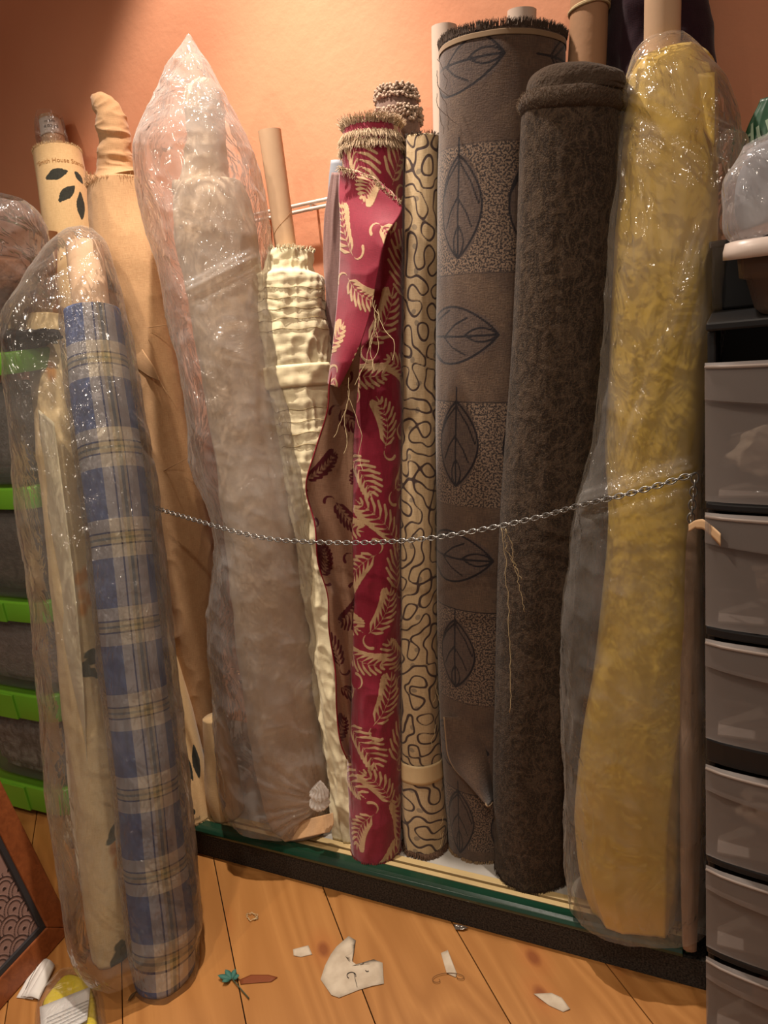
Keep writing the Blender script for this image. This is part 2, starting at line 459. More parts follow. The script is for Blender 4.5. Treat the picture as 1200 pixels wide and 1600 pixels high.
col = t.mix(t.map(t.math('FRACT', t.math('MULTIPLY', pid, 3.7)), 0, 1, 0, .35), col, srgb(178, 122, 64))
vo = t.n('TexVoronoi', voronoi_dimensions='2D'); t.set(vo.inputs['Vector'], sc(5.5, 3.2)); vo.inputs['Scale'].default_value = 1.0
kn = t.math('SUBTRACT', 1, t.map(vo.outputs['Distance'], .035, .085, 0, 1), clamp=True)
cr_ = t.n('SeparateColor'); t.set(cr_.inputs[0], vo.outputs['Color'])
kn = t.math('MULTIPLY', kn, t.map(cr_.outputs[0], .55, .6))
col = t.mix(t.math('MULTIPLY', kn, .8), col, srgb(92, 48, 24))
halo = t.math('MULTIPLY', t.map(vo.outputs['Distance'], .05, .22, .35, 0), t.map(cr_.outputs[0], .55, .6))
col = t.mix(halo, col, srgb(170, 92, 42))
M_PINE = t.done(t.bsdf(col, .42, t.bump(fine, .12, .001), .45))
pd = unit([-1, 1, 0]); pn = np.array([pd[1], -pd[0], 0]); pn = np.array([1, 1, 0])/math.sqrt(2)
VV = []; FF = []; UVs = []; PA = []
edges = [-.259+.2275*k for k in range(-14, 16)]
gap = .0012
for k, (a, b) in enumerate(zip(edges[:-1], edges[1:])):
    a += gap; b -= gap
    n0 = len(VV)
    for (s_, l_) in ((a, -4.2), (b, -4.2), (b, 4.2), (a, 4.2)):
        for z in (0, -.02): VV.append(pn*s_+pd*l_+np.array([0, 0, z]))
    PA += [k*.37+.11]*8
    for f_ in ((0, 2, 4, 6), (0, 1, 3, 2), (2, 3, 5, 4), (4, 5, 7, 6), (6, 7, 1, 0)):
        FF.append(tuple(n0+i for i in f_))
        for i in f_:
            q = VV[n0+i]; UVs.append((q@pn, q@pd))
o = link_mesh('floor', VV, FF, M_PINE, smooth=False, uv=UVs, attrs={'plank': PA}, origin=(0, 0, 0)); struct(o)
V, Fc = box_vf(-3.7, 1.7, -1.8, 1.7, -.06, -.021); struct(link_mesh('floor_subfloor', V, Fc, m_plain('dark underfloor', (.012, .008, .005), .9), smooth=False))

# platform the rolls stand on
t = NT('dark plinth carpet'); n_ = t.noise(t.coord(), 260, 3); M_BASE = t.done(t.bsdf(t.mix(t.map(n_, .35, .65), srgb(38, 36, 34), srgb(74, 68, 62)), .95, t.bump(n_, .5, .002), .1))
pf = thing('display_platform', 'low dark display platform with a dark green front edge that the fabric rolls stand on', 'platform', (-.9, PL_Y, 0))
box('plinth', (-2.3, -.05, PL_Y, WALL_Y-.004, .0005, .066), M_BASE, pf)
box('deck_panel', (-2.3, -.05, PL_Y+.062, WALL_Y-.004, .0662, .083), m_plain('white melamine', srgb(176, 172, 164), .4), pf)
M_GREEN = m_plain('dark green glossy trim', srgb(22, 58, 42), .18, .6)
P = [(-2.3, 0), (-.085, 0)]
prof = [(0, .0662), (-.004, .070), (-.005, .078), (0, .084), (.008, .0865), (.026, .0865), (.028, .0662)]
Vp = [(x, PL_Y+a, b) for x in (-2.3, -.088) for a, b in prof]; n = len(prof)
Fp = [(i, (i+1) % n, n+(i+1) % n, n+i) for i in range(n)]+[tuple(range(n))[::-1], tuple(range(n, 2*n))]
bevel(link_mesh('green_edge_trim', Vp, Fp, M_GREEN, pf, smooth=False), .0015)
M_TRK = m_plain('yellowed wood track', srgb(196, 172, 122), .5)
box('track_rail', (-2.3, -.088, PL_Y+.0285, PL_Y+.040, .0662, .0855), M_TRK, pf, .001)
box('track_rail', (-2.3, -.088, PL_Y+.0465, PL_Y+.0615, .0662, .0855), M_TRK, pf, .001)
box('track_groove', (-2.3, -.088, PL_Y+.0402, PL_Y+.0463, .0662, .076), m_plain('groove', srgb(110, 92, 62), .7), pf)
vv_, ff_ = tube_vf([(-.086, PL_Y+.01, .075), (-.078, PL_Y+.012, .074), (-.074, PL_Y+.013, .072)], [.006, .006, .003], 8); link_mesh('trim_end_cap', vv_, ff_, M_GREEN, pf)

# ================================================================== FABRIC MATERIALS
M_CARD = m_plain('brown cardboard', srgb(206, 174, 142), .85, .15, (60, .15, .002))
M_CARD2 = m_plain('darker cardboard', srgb(150, 108, 74), .85, .15, (60, .15, .002))
M_WCARD = m_plain('pale cardboard', srgb(206, 188, 172), .8, .2)
M_KRAFT = m_plain('kraft paper', srgb(170, 132, 100), .75, .25, (30, .4, .004))
M_BURLAP = m_cloth('beige linen', srgb(202, 164, 122), srgb(176, 136, 96), contrast=1.1)
M_BURLAP2 = m_cloth('grey beige linen', srgb(206, 184, 158), srgb(186, 162, 134))
M_MUSLIN = m_cloth('cream muslin', srgb(224, 214, 180), srgb(210, 198, 162), contrast=.8)
M_YELLOW = m_plain('yellow satin cloth', srgb(216, 182, 76), .5, .3, (9, .5, .02), Sheen_Weight=.2)
M_YELLOW.name = 'yellow cloth'
M_PINKB = m_cloth('pinkish beige cloth', srgb(170, 140, 116), srgb(150, 120, 98))
M_PURPLE = m_cloth('dark plum cloth', srgb(52, 30, 40), srgb(38, 22, 30), contrast=.8)
M_MAUVE = m_cloth('mauve grey cloth', srgb(148, 120, 116), srgb(126, 100, 98))
M_THREAD = m_plain('loose cream thread', srgb(206, 186, 144), .9)
M_THREADB = m_plain('dark thread', srgb(70, 56, 46), .9)
M_THREADG = m_plain('pale gold thread', srgb(196, 172, 142), .85)
M_LEAFBLK = m_plain('black leaf print', srgb(44, 42, 40), .9)
# cloth with a printed shape given by a signed distance attribute
def m_print(name, cloth, cprint, attr='sdf', w=.0006, rough=.85, bump=.4, sheen=.2, extra=None, raised=0.0, contrast=1.0):
    t = NT(name); wv = weave(t)
    col = t.mix(t.map(wv, .5-.14/contrast, .5+.14/contrast), cloth[0], cloth[1])
    s_ = t.attr(attr)
    if extra: col, s_ = extra(t, col, s_)
    msk = t.map(s_, -w, w, 1, 0)
    pc = t.mix(t.map(wv, .36, .64), cprint[0], cprint[1])
    col = t.mix(msk, col, pc)
    hgt = t.math('ADD', t.math('MULTIPLY', wv, .5), t.math('MULTIPLY', msk, raised))
    return t.done(t.bsdf(col, rough, t.bump(hgt, bump, .0015), .2, Sheen_Weight=sheen))

# ---- maroon fern brocade
def frond(D, U, V, cx, cy, ang, L, curl=.5, n=8, wid=.6, tail=True):
    P = []
    for i in range(n*2+1):
        s = i/(n*2); a = ang+curl*.7*(s-.5)*2
        if i == 0: x, y = 0., 0.
        else: x += math.cos(a)*L/(n*2); y += math.sin(a)*L/(n*2)
        P.append((x, y, a))
    mx = np.mean([p[0] for p in P]); my = np.mean([p[1] for p in P])
    P = [(p[0]-mx+cx, p[1]-my+cy, p[2]) for p in P]
    for i in range(len(P)-1): seg_sdf(D, U, V, P[i][:2], P[i+1][:2], .0006)
    for k in range(n):
        i = 2*k+1; s = i/(2*n); x, y, a = P[i]; ln = L*wid*(math.sin(PI*(.2+.74*s))**.8)*.72
        for sd in (-1, 1):
            l = ln*(1.15 if sd > 0 else .8); b = a+sd*.85
            q = (x+math.cos(b)*l*.5, y+math.sin(b)*l*.5); e = (q[0]+math.cos(b-sd*.35)*l*.5, q[1]+math.sin(b-sd*.35)*l*.5)
            seg_sdf(D, U, V, (x, y), q, .0006, .0031); seg_sdf(D, U, V, q, e, .0031, .0024)
    x, y, a = P[-1]; seg_sdf(D, U, V, (x, y), (x+math.cos(a)*L*.12, y+math.sin(a)*L*.12), .002, .001)
    if tail:
        x, y, a = P[0]; rr = L*.16; pts = []
        for k in range(8):
            b = a+PI+k*.38; x += math.cos(b)*rr*.38; y += math.sin(b)*rr*.38; pts.append((x, y))
        for k in range(7): seg_sdf(D, U, V, pts[k], pts[k+1], .0008+.0004*k, .0012+.0004*k)
def frond_field(U, V, seed=3, L=.112, W=.19, flip=1):
    D = np.full(U.shape, .02); r_ = random.Random(seed); v = V.min()-.02; row = 0
    angs = [2.2, -1.0, .8, -2.2, 1.4, -.4]
    while v < V.max()+.08:
        us = np.arange(-W, W+.01, .104)+(.052 if row % 2 else 0)
        for k, u in enumerate(us):
            frond(D, U, V, u+r_.uniform(-.006, .006), v, (angs[(row*2+k) % 6]+r_.uniform(-.3, .3))*flip, L*r_.uniform(.85, 1.08), curl=r_.choice([-.55, .5, .65]), n=8)
        v += .1; row += 1
    return D
M_MAROON = m_print('maroon fern brocade', (srgb(146, 28, 56), srgb(120, 18, 42)), (srgb(204, 174, 134), srgb(178, 146, 108)), rough=.6, raised=1.0, sheen=.35, contrast=.8)
M_MARREV = m_print('reverse of the fern brocade', (srgb(166, 132, 108), srgb(140, 106, 86)), (srgb(92, 22, 34), srgb(74, 16, 28)), rough=.75)

# ================================================================== ROLLS
# --- maroon roll
def wr(s, amp=.004, k=9, kv=3, seed=0):
    c = np.cos(s.TH); n = np.sin(s.TH)
    return amp*(fbm(c*k*.25+5, n*k*.25+5, s.V*kv, seed, 3)-.5)*2
def creases(s, amp, kv=14, tilt=1.0, seed=0, fk=1.2):
    """diagonal cloth creases"""
    return amp*(ridge(np.cos(s.TH)*fk+s.V*tilt, np.sin(s.TH)*fk, s.V*kv, seed, 2)-.55)
lf = Loft([(537, 623, 196), (534, 629, 230), (537, 630, 300), (541, 629, 500), (545, 628, 700), (544, 627, 900), (546, 626, 1100), (543, 627, 1220), (549, 627, 1322)], (1.245, 1.425), foot=(590, 1352, .087), nu=150, dv=.003, ryk=.95,
          disp=lambda s: wr(s, .0035, 8, 4, 1)+creases(s, .004, 16, 2.5, 4)*(s.V < s.L*.8))
r = thing('fabric_roll', 'maroon brocade fabric roll woven with gold fern fronds, its edge flap turned out', 'fabric roll', lf.base())
lf.mesh('rolled_cloth', M_MAROON, r, {'sdf': frond_field(lf.U, lf.V)})
for y_, sd in ((200, 1), (214, 2), (228, 3)):
    fringe('frayed_edge', lf, lf.vy(y_+4), M_THREADG, r, n=420, ln=.017, up=1 if sd == 1 else -1, spread=.9, rad=.0009, rows=2)
fringe('bottom_fringe', lf, .002, m_plain('maroon fringe', srgb(150, 60, 60), .9), r, n=220, ln=.010, up=-1, spread=.4)
MAROON_ROOT = r
# front flap (face side) hanging from the top, and turned-back reverse below
fl = [(531, 262, 1.315, 585, 276, 1.30), (529, 300, 1.30, 628, 322, 1.29), (532, 350, 1.29, 604, 368, 1.255), (530, 420, 1.28, 590, 430, 1.245), (526, 480, 1.265, 578, 490, 1.235), (520, 540, 1.25, 560, 545, 1.225), (512, 600, 1.24, 530, 606, 1.22)]
def fd(U, V, S): return .007*(ridge(U*9, V*12, 0*U, 5, 2)-.5)+.006*np.sin(V*34+U*30)*(1-S)
sheet('flap', fl, M_MAROON, r, 40, 150, fd, {'sdf': lambda U, V: frond_field(U, V+.02, 8, .085, .09)}, th=.0012, bulge=.014)
rv = [(541, 520, 1.25, 566, 520, 1.30), (516, 592, 1.235, 560, 590, 1.30), (512, 640, 1.23, 556, 640, 1.29), (492, 705, 1.215, 552, 700, 1.285), (478, 762, 1.205, 552, 760, 1.275), (492, 820, 1.2, 551, 820, 1.27), (497, 880, 1.2, 552, 880, 1.26), (512, 930, 1.2, 553, 935, 1.25),
      (514, 985, 1.195, 552, 990, 1.245), (524, 1050, 1.195, 553, 1050, 1.24), (526, 1110, 1.195, 554, 1115, 1.235), (532, 1160, 1.195, 555, 1160, 1.23), (545, 1192, 1.2, 556, 1190, 1.23)]
def rd(U, V, S): return .006*np.sin(S*9+V*16)+.004*(ridge(U*12, V*9, 0*U, 9, 2)-.5)+.004*np.sin(V*40)*(1-S)**2
_, RG = sheet('turned_back_flap', rv, M_MARREV, r, 40, 260, rd, {'sdf': lambda U, V: frond_field(U, V, 12, .08, .08)}, th=.0012, bulge=-.004)
# crimson selvedge of the turned-back flap and threads
e = RG[::4, 0, :]; vv_, ff_ = tube_vf(e, .0016, 5); link_mesh('selvedge', vv_, ff_, m_plain('crimson selvedge', srgb(140, 24, 44), .8), r)
def threads(name, starts, mat, parent, ln=.12, rad=.0005, sway=.012):
    name = {'loose_threads': 'loose_thread'}.get(name, name)
    for p in starts:
        p = np.array(p, float); pts = [p]; d = np.array([random.uniform(-.3, .3), -.2, -1.])
        L_ = ln*random.uniform(.6, 1.2)
        for k in range(14):
            d = unit(d+np.array([random.uniform(-1, 1), random.uniform(-.25, .1), -.25])*.55); p = p+d*L_/14; pts.append(p)
        V, Fc = tube_vf(pts, rad, 4, cap=False); link_mesh(name, V, Fc, mat, parent)
threads('loose_threads', [aty(584+2*k, 462+7*k, 1.225) for k in range(5)]+[aty(545-k, 590+20*k, 1.2) for k in range(3)], M_THREAD, r, .13, .0006)
vv_, ff_ = join_vf([tube_vf([G_ for G_ in [aty(x, y, 1.30) for x, y in pp]], .0016, 5) for pp in ([(530, 262), (560, 268), (590, 285), (612, 300), (628, 322)],)]); link_mesh('flap_hem_fringe', vv_, ff_, M_THREADG, r)
pts = [aty(x+random.uniform(-2, 2), y+random.uniform(-3, 3), 1.295) for x, y in [(530+k*.98, 262+k*.28+max(0, k-50)*.55) for k in range(100)] for _ in (0, 1, 2)]
vv_, ff_ = join_vf([tube_vf([p, p+np.array([random.uniform(-.006, .006), -.006, random.uniform(-.014, .006)])], [.0009, .0004], 3, cap=False) for p in pts]); link_mesh('flap_fray', vv_, ff_, M_THREADG, r)

# --- taupe chenille roll behind
lf = Loft([(592, 646, 142), (588, 653, 165), (587, 657, 200), (587, 658, 300), (592, 656, 500), (597, 650, 900), (603, 648, 1270)], (1.42, 1.515), foot=(625, 1296, .084), nu=96, dv=.006, disp=lambda s: wr(s, .003, 8, 9, 2))
r = thing('fabric_roll', 'taupe chenille fabric roll with tufted cut edges, standing behind the maroon one', 'fabric roll', lf.base())
lf.mesh('rolled_cloth', m_cloth('taupe chenille', srgb(128, 104, 92), srgb(98, 78, 70), bump=.8), r)
parts = []
for (ya, yb) in ((136, 160), (176, 196)):
    for k in range(330):
        th = random.uniform(-PI, PI); y_ = random.uniform(ya, yb); p = lf.surf(np.array(th*lf.r), np.array(min(lf.vy(y_), lf.L-.001)), 0)
        out = lf.S[-5]*math.sin(th)+lf.N[-5]*math.cos(th); q = p+out*.006+np.array([random.uniform(-.004, .004), 0, random.uniform(-.006, .004)])
        parts.append(tube_vf([p-out*.001, q], [.0036, .0026], 5))
V, Fc = join_vf(parts); link_mesh('tufted_edge', V, Fc, m_plain('chenille tufts', srgb(168, 148, 130), .95, .1, (120, .6, .003)), r)

# --- cream squiggle roll
def wave_field(U, V, lam, n=26, seed=2, sx=1., sy=1., bw=.12):
    rr = np.random.default_rng(seed); Fv = np.zeros(U.shape); gx = np.zeros(U.shape); gy = np.zeros(U.shape)
    for i in range(n):
        a = PI*i/n+rr.uniform(0, .1); k = 2*PI/lam*(1+rr.uniform(-bw, bw)); kx, ky = k*math.cos(a)*sx, k*math.sin(a)*sy; ph = rr.uniform(0, 6.28)
        q = kx*U+ky*V+ph; Fv += np.cos(q); s_ = np.sin(q); gx -= kx*s_; gy -= ky*s_
    return Fv, np.hypot(gx, gy)
def squig(U, V):
    Fv, g = wave_field(U, V, .037, 22, 5, 1.05, .9)
    d = np.abs(Fv)/(g+60); w_ = .0016*(.7+.9*noise3(U*40, V*40, 0*U, 3))
    D = d-w_
    return D
def dots(U, V, seed=1, sp=.05, W=.16):
    D = np.full(U.shape, .02); r_ = random.Random(seed)
    for v in np.arange(0, V.max(), sp):
        for u in np.arange(-W, W, sp): ell_sdf(D, U, V, u+r_.uniform(-.012, .012), v+r_.uniform(-.015, .015), r_.uniform(0, 3), .0065, .005)
    return D
def ex(t, col, s_):
    return t.mix(t.map(t.attr('dots'), -.0005, .0005, .85, 0), col, srgb(134, 120, 100)), s_
M_SQ = m_print('cream cloth with dark squiggles', (srgb(196, 174, 138), srgb(172, 148, 112)), (srgb(58, 46, 46), srgb(80, 64, 58)), rough=.8, raised=-.5, extra=ex)
lf = Loft([(634, 689, 216), (631, 688, 400), (628, 685, 600), (626, 683, 800), (626, 685, 1000), (625, 690, 1180), (627, 699, 1260), (632, 700, 1322)], (1.29, 1.45), foot=(668, 1341, .087), nu=130, dv=.0028,
          disp=lambda s: wr(s, .0025, 8, 5, 6)+.003*np.exp(-((s.TH+.95)/.18)**2))
r = thing('fabric_roll', 'slim cream fabric roll with dark brown squiggles and a masking tape band', 'fabric roll', lf.base())
lf.mesh('rolled_cloth', M_SQ, r, {'sdf': squig(lf.U, lf.V), 'dots': dots(lf.U, lf.V)})
V1, V0 = lf.vy(1180), lf.vy(1208)
t = NT('masking tape'); M_TAPE = t.done(t.bsdf(srgb(214, 190, 146), .55, t.bump(t.noise(t.coord(), 90, 3), .3, .002), .3, Alpha=.93))
patch_on('tape_band', lf, -lf.r*2.2, lf.r*2.2, V0, V1, M_TAPE, r, .0022, nu=60)
fringe('frayed_top_edge', lf, lf.L, M_THREADB, r, n=160, ln=.006, up=1, spread=.5)
fringe('frayed_foot', lf, .004, m_plain('brown thrums', srgb(104, 78, 60), .9), r, n=520, ln=.012, up=-1, spread=1.0, rad=.0011, rows=2)
threads('loose_threads', [lf.surf(np.array(lf.r*.8), np.array(lf.vy(y_)), .004) for y_ in (1060, 1075, 1120, 1260, 1285)], M_THREAD, r, .06, .0005)

# --- pale tube behind
def tube_roll(name, label, st, plane, mat, hole=True, parent=None, ncat='cardboard tube', nu=40, pname='tube', wall=.004, dv=.02, group=None):
    L_ = Loft(st, plane, nu=nu, dv=dv, lin=True)
    # hollow tube: outside, rim, inside
    G = L_.G; top = L_.c[-1]
    rim = top+(G[-1]-top)*(1-wall/L_.rx[-1]); dep = rim-L_.T[-1]*.05
    V = np.concatenate([G.reshape(-1, 3), rim, dep]); nu_, nv_ = L_.nu, L_.nv; n0 = nu_*nv_; Fc = []
    for i in range(nv_-1):
        for j in range(nu_): k = (j+1) % nu_; Fc.append((i*nu_+j, i*nu_+k, (i+1)*nu_+k, (i+1)*nu_+j))
    for j in range(nu_):
        k = (j+1) % nu_; a = (nv_-1)*nu_
        Fc.append((a+j, a+k, n0+k, n0+j)); Fc.append((n0+j, n0+k, n0+nu_+k, n0+nu_+j))
    Fc.append(tuple(n0+nu_+j for j in range(nu_))); Fc.append(tuple(range(nu_))[::-1])
    if parent is None:
        o = link_mesh(name, V, Fc, mat, None, origin=L_.base()); tag(o, label, ncat, group)
    else: o = link_mesh(pname, V, Fc, mat, parent)
    for p in o.data.polygons:
        if len(p.vertices) > 4: p.use_smooth = False
    md = o.modifiers.new('edge', 'EDGE_SPLIT'); md.split_angle = .7
    return o, L_
tube_roll('cardboard_tube', 'pale grey cardboard tube standing behind the squiggle roll', [(674, 714, 42), (677, 716, 215), (684, 722, 600), (694, 728, 1222)], (1.47, 1.53), M_WCARD)

# --- leaf roll
lf = Loft([(687, 881, 72), (686, 880, 150), (684, 875, 300), (683, 868, 500), (682, 860, 700), (683, 850, 900), (686, 838, 1100), (693, 826, 1220), (700, 812, 1312)], (1.375, 1.47), foot=(752, 1348, .084), nu=220, dv=.003, ryk=.78,
          disp=lambda s: wr(s, .004, 6, 3, 3))
def leaf(D, U, V, cx, cy, ang, L_, W_, lw=.0021):
    for sd in (1, -1): poly_sdf(D, U, V, lens_pts(cx, cy, ang, L_, W_, 16, sd), lw)
    c, s_ = math.cos(ang), math.sin(ang)
    T = lambda x, y: (cx+x*c-y*s_, cy+x*s_+y*c)
    poly_sdf(D, U, V, [T(-L_*.5, 0), T(-L_*.1, L_*.012), T(L_*.5, 0), T(L_*.66, 0)], lw)
    for x0, x1, y1 in ((.45, .12, .46), (.45, .02, -.44), (.12, -.18, .34), (.08, -.2, -.3)):
        poly_sdf(D, U, V, [T(L_*x0, 0), T(L_*(x0+x1)/2, W_*y1*.62), T(L_*x1, W_*y1)], lw*.9)
    for sd in (1, -1): poly_sdf(D, U, V, lens_pts(cx+(-.34*L_)*c, cy+(-.34*L_)*s_, ang, L_*.32, W_*.24, 8, sd), lw*.9)
D = np.full(lf.U.shape, .02); U, V_ = lf.U, lf.V; IN = np.full(U.shape, .02)
for y_, h in ((332, .175), (688, .165), (1004, .15), (1262, .15)):
    for k in range(-3, 4):
        leaf(D, U, V_, -.077+.143*k, lf.vy(y_), PI/2, h, .095); ell_sdf(IN, U, V_, -.077+.143*k, lf.vy(y_), PI/2, h*.5, .046)
for y_ in (112, 524, 858, 1148):
    for k in range(-1, 3):
        leaf(D, U, V_, -.095+.29*k, lf.vy(y_), PI, .2, .105); ell_sdf(IN, U, V_, -.095+.29*k, lf.vy(y_), 0, .1, .05)
bandv = np.zeros(U.shape)
for a, b in ((240, 432), (624, 780), (936, 1076), (1215, 1300)):
    bandv = np.maximum(bandv, np.clip((lf.vy(a)-V_)/.002, 0, 1)*np.clip((V_-lf.vy(b))/.002, 0, 1))
for v_ in [lf.vy(a) for a in (240, 432, 624, 780, 936, 1076, 1215)]:
    sel = np.abs(V_-v_)-.0012; D = np.minimum(D, sel)
t = NT('dark leaf jacquard'); wv = weave(t); uv = t.n('UVMap').outputs[0]
spk = t.noise(uv, 260, 2, .6); inn = t.map(t.attr('inner'), -.001, .001, 1, 0)
plain = t.mix(t.map(wv, .38, .62), srgb(104, 84, 68), srgb(70, 56, 48)); plain = t.mix(t.map(t.noise(uv, 14, 2), .4, .6, 0, .5), plain, srgb(66, 52, 46))
spec = t.mix(t.map(spk, .47, .53), srgb(50, 42, 40), srgb(118, 98, 82))
innc = t.mix(t.map(wv, .4, .6), srgb(92, 76, 66), srgb(60, 50, 48))
col = t.mix(t.attr('band'), plain, spec); col = t.mix(inn, col, innc)
sdf = t.attr('sdf'); col = t.mix(t.map(sdf, -.0005, .0005, 1, 0), col, srgb(30, 25, 28))
hh = t.math('ADD', wv, t.math('MULTIPLY', spk, .8)); M_LEAF = t.done(t.bsdf(col, .9, t.bump(hh, .5, .002), .15, Sheen_Weight=.25))
r = thing('fabric_roll', 'wide dark brown fabric roll with outlined leaves in bands and a frayed top edge', 'fabric roll', lf.base())
lf.mesh('rolled_cloth', M_LEAF, r, {'sdf': D, 'inner': IN, 'band': bandv})
fringe('frayed_top_edge', lf, lf.L-.001, M_THREADB, r, n=900, ln=.012, up=1, spread=.3, rad=.0009, rows=2, jit=.2)
patch_on('selvedge_band', lf, -lf.r*2.6, lf.r*2.6, lf.L-.014, lf.L-.005, m_cloth('tan selvedge', srgb(140, 118, 92), srgb(112, 92, 70)), r, .001, nu=90)
fringe('bottom_fringe', lf, .003, m_plain('tan fringe', srgb(150, 124, 92), .9), r, n=700, ln=.016, up=-1, spread=.5, rad=.0009, jit=.25)
tube_roll('', '', [(793, 838, 17), (791, 836, 75)], (1.47, 1.475), M_WCARD, parent=r, pname='cardboard_core')
# loosened corner of cloth curling open near the foot
cg = []
Cc = []
nu_, nv_ = 28, 26
for i in range(nv_):
    s = i/(nv_-1)                                 # 0 top .. 1 bottom
    xl = 694+s*12+max(0, s-.35)*110*max(0, s-.35); yl = 1120+s*150-35*s*s
    xr2 = 772; yr = 1120+s*118+10*s
    rowp = []
    for j in range(nu_):
        q = j/(nu_-1); x = xl+(xr2-xl)*q; y = yl+(yr-yl)*q+22*s*math.sin(PI*q)*(1-q*.3)
        rowp.append(aty(x, y, 1.238+.03*s*0-.045*s*math.sin(PI*min(1, q*1.1))+.02*q+.018*(1-s)))
    Cc.append(rowp)
Cc = np.array(Cc); i = np.arange(nv_-1)[:, None]; j = np.arange(nu_-1)[None, :]
Q = np.stack([i*nu_+j, (i+1)*nu_+j, (i+1)*nu_+j+1, i*nu_+j+1], -1).reshape(-1, 4)
uvs = np.stack(np.meshgrid(np.linspace(0, .12, nu_), np.linspace(0, .2, nv_)), -1).reshape(-1, 2)
o = link_mesh('curled_corner', Cc.reshape(-1, 3), Q.tolist(), M_LEAF, r, uv=uvs[Q.reshape(-1)], attrs={'sdf': [.02]*(nu_*nv_), 'inner': [.02]*(nu_*nv_), 'band': [0.]*(nu_*nv_)}); solidify(o, .0018)
vv_, ff_ = tube_vf(list(Cc[:, 0])+list(Cc[-1, 1:]), .0018, 6); link_mesh('corner_piping', vv_, ff_, m_plain('tan edge', srgb(150, 126, 98), .9), r)
threads('loose_threads', [aty(683, 92+18*k, 1.36) for k in range(5)], M_THREADB, r, .08, .0005)

# --- brown damask chenille
lf = Loft([(826, 966, 150), (815, 971, 185), (806, 962, 400), (796, 950, 600), (785, 938, 780), (778, 922, 950), (772, 906, 1100), (770, 897, 1240), (774, 893, 1340)], (1.295, 1.325), foot=(834, 1394, .087), nu=180, dv=.004, ryk=.95,
          disp=lambda s: wr(s, .005, 7, 2.5, 8)+.0012*(noise3(s.G[..., 0]*260, s.G[..., 1]*260, s.G[..., 2]*260, 1)-.5))
t = NT('dark brown damask'); co = t.coord(); uv = t.n('UVMap').outputs[0]
n1 = t.noise(uv, 26, 4, .6, 2.2); n2 = t.noise(uv, 330, 2, .7); n3 = t.noise(co, 3, 2)
a = t.map(n1, .46, .58); col = t.mix(a, srgb(44, 35, 28), srgb(68, 56, 46)); ws = t.n('TexWave'); ws.inputs['Scale'].default_value = 30; ws.inputs['Distortion'].default_value = 14; ws.inputs['Detail'].default_value = 2; t.set(ws.inputs[0], uv)
col = t.mix(t.math('MULTIPLY', t.map(n2, .5, .7), .6), col, srgb(96, 78, 60)); col = t.mix(t.map(ws.outputs['Fac'], .8, 1, 0, .15), col, srgb(126, 104, 80))
M_DAMASK = t.done(t.bsdf(col, .95, t.bump(t.math('ADD', n2, n1), .8, .003), .1, Sheen_Weight=.06, Sheen_Roughness=.6))
r = thing('fabric_roll', 'thick dark brown velvety fabric roll with faint floral damask and puffy top hem', 'fabric roll', lf.base())
lf.mesh('rolled_cloth', M_DAMASK, r)
M_FUZZ = m_plain('fuzzy brown nap', srgb(74, 62, 52), .95, .05, (180, .9, .004), Sheen_Weight=.1)
ax_ = lf.T[-1]
pf2 = Loft([(846, 962, 116), (834, 970, 122), (826, 974, 136), (824, 973, 152)], (1.295, 1.325), nu=160, dv=.002, axis=ax_, disp=lambda s: (.016*(noise3(np.cos(s.TH)*1.3+3, np.sin(s.TH)*1.3+3, 0*s.V, 6)-.3)+.006*(fbm(s.G[..., 0]*40, s.G[..., 1]*40, s.G[..., 2]*40, 2, 3)-.5)))
pf2.G[-12:, :, 2] += .02*(noise3(np.cos(pf2.TH[-12:])*1.1+7, np.sin(pf2.TH[-12:])*1.1, 0*pf2.V[-12:], 3)-.2)
pf2.mesh('puffed_top', M_FUZZ, r)
hm = Loft([(828, 968, 146), (817, 974, 150), (811, 978, 160), (811, 978, 170), (816, 974, 179), (824, 967, 184)], (1.295, 1.325), nu=160, dv=.0015, axis=ax_,
          disp=lambda s: .004*(fbm(s.G[..., 0]*30, s.G[..., 1]*30, s.G[..., 2]*30, 2, 3)-.5))
hm.mesh('turned_over_hem', M_FUZZ, r)
fringe('hem_fluff', hm, lambda th: random.uniform(0, hm.L), m_plain('fluff', srgb(110, 92, 74), .95), r, n=1400, ln=.005, spread=1.5, rad=.0004, jit=1)
fringe('bottom_fluff', lf, .004, m_plain('fluff dark', srgb(60, 46, 34), .95), r, n=500, ln=.008, up=-1, spread=.6, rad=.0006)
for x_, y_, l_ in ((782, 822, .38), (790, 826, .16), (786, 824, .1)):
    p = aty(x_, y_, 1.2); pts = [p]
    for k in range(30): p = p+np.array([random.uniform(-.0035, .0042), random.uniform(-.0006, .0006), -l_/30]); pts.append(p)
    vv_, ff_ = tube_vf(pts, .0006, 4); link_mesh('loose_thread', vv_, ff_, M_THREAD, r)

# --- kraft tube above the brown roll
o, l_ = tube_roll('cardboard_tube', '', [(894, 952, -60), (890, 948, 60), (886, 945, 130), (880, 930, 700), (868, 915, 1280)], (1.44, 1.5), M_KRAFT)
o.name = 'paper_wrapped_tube'; tag(o, 'brown paper-wrapped tube tied with string, rising behind the dark brown damask roll', 'tube')
parts = []
for k, yy in enumerate((12, 16)):
    c_ = l_.surf(np.array(0.), np.array(l_.vy(yy)), 0); pts = [l_.surf(np.array(a*l_.r), np.array(l_.vy(yy)+.006*math.sin(a+k)), .002) for a in np.linspace(-PI, PI, 30)[:-1]]
    parts.append(tube_vf(pts, .0022, 6, closed=True))
V, Fc = join_vf(parts); link_mesh('string_tie', V, Fc, M_THREAD, o)
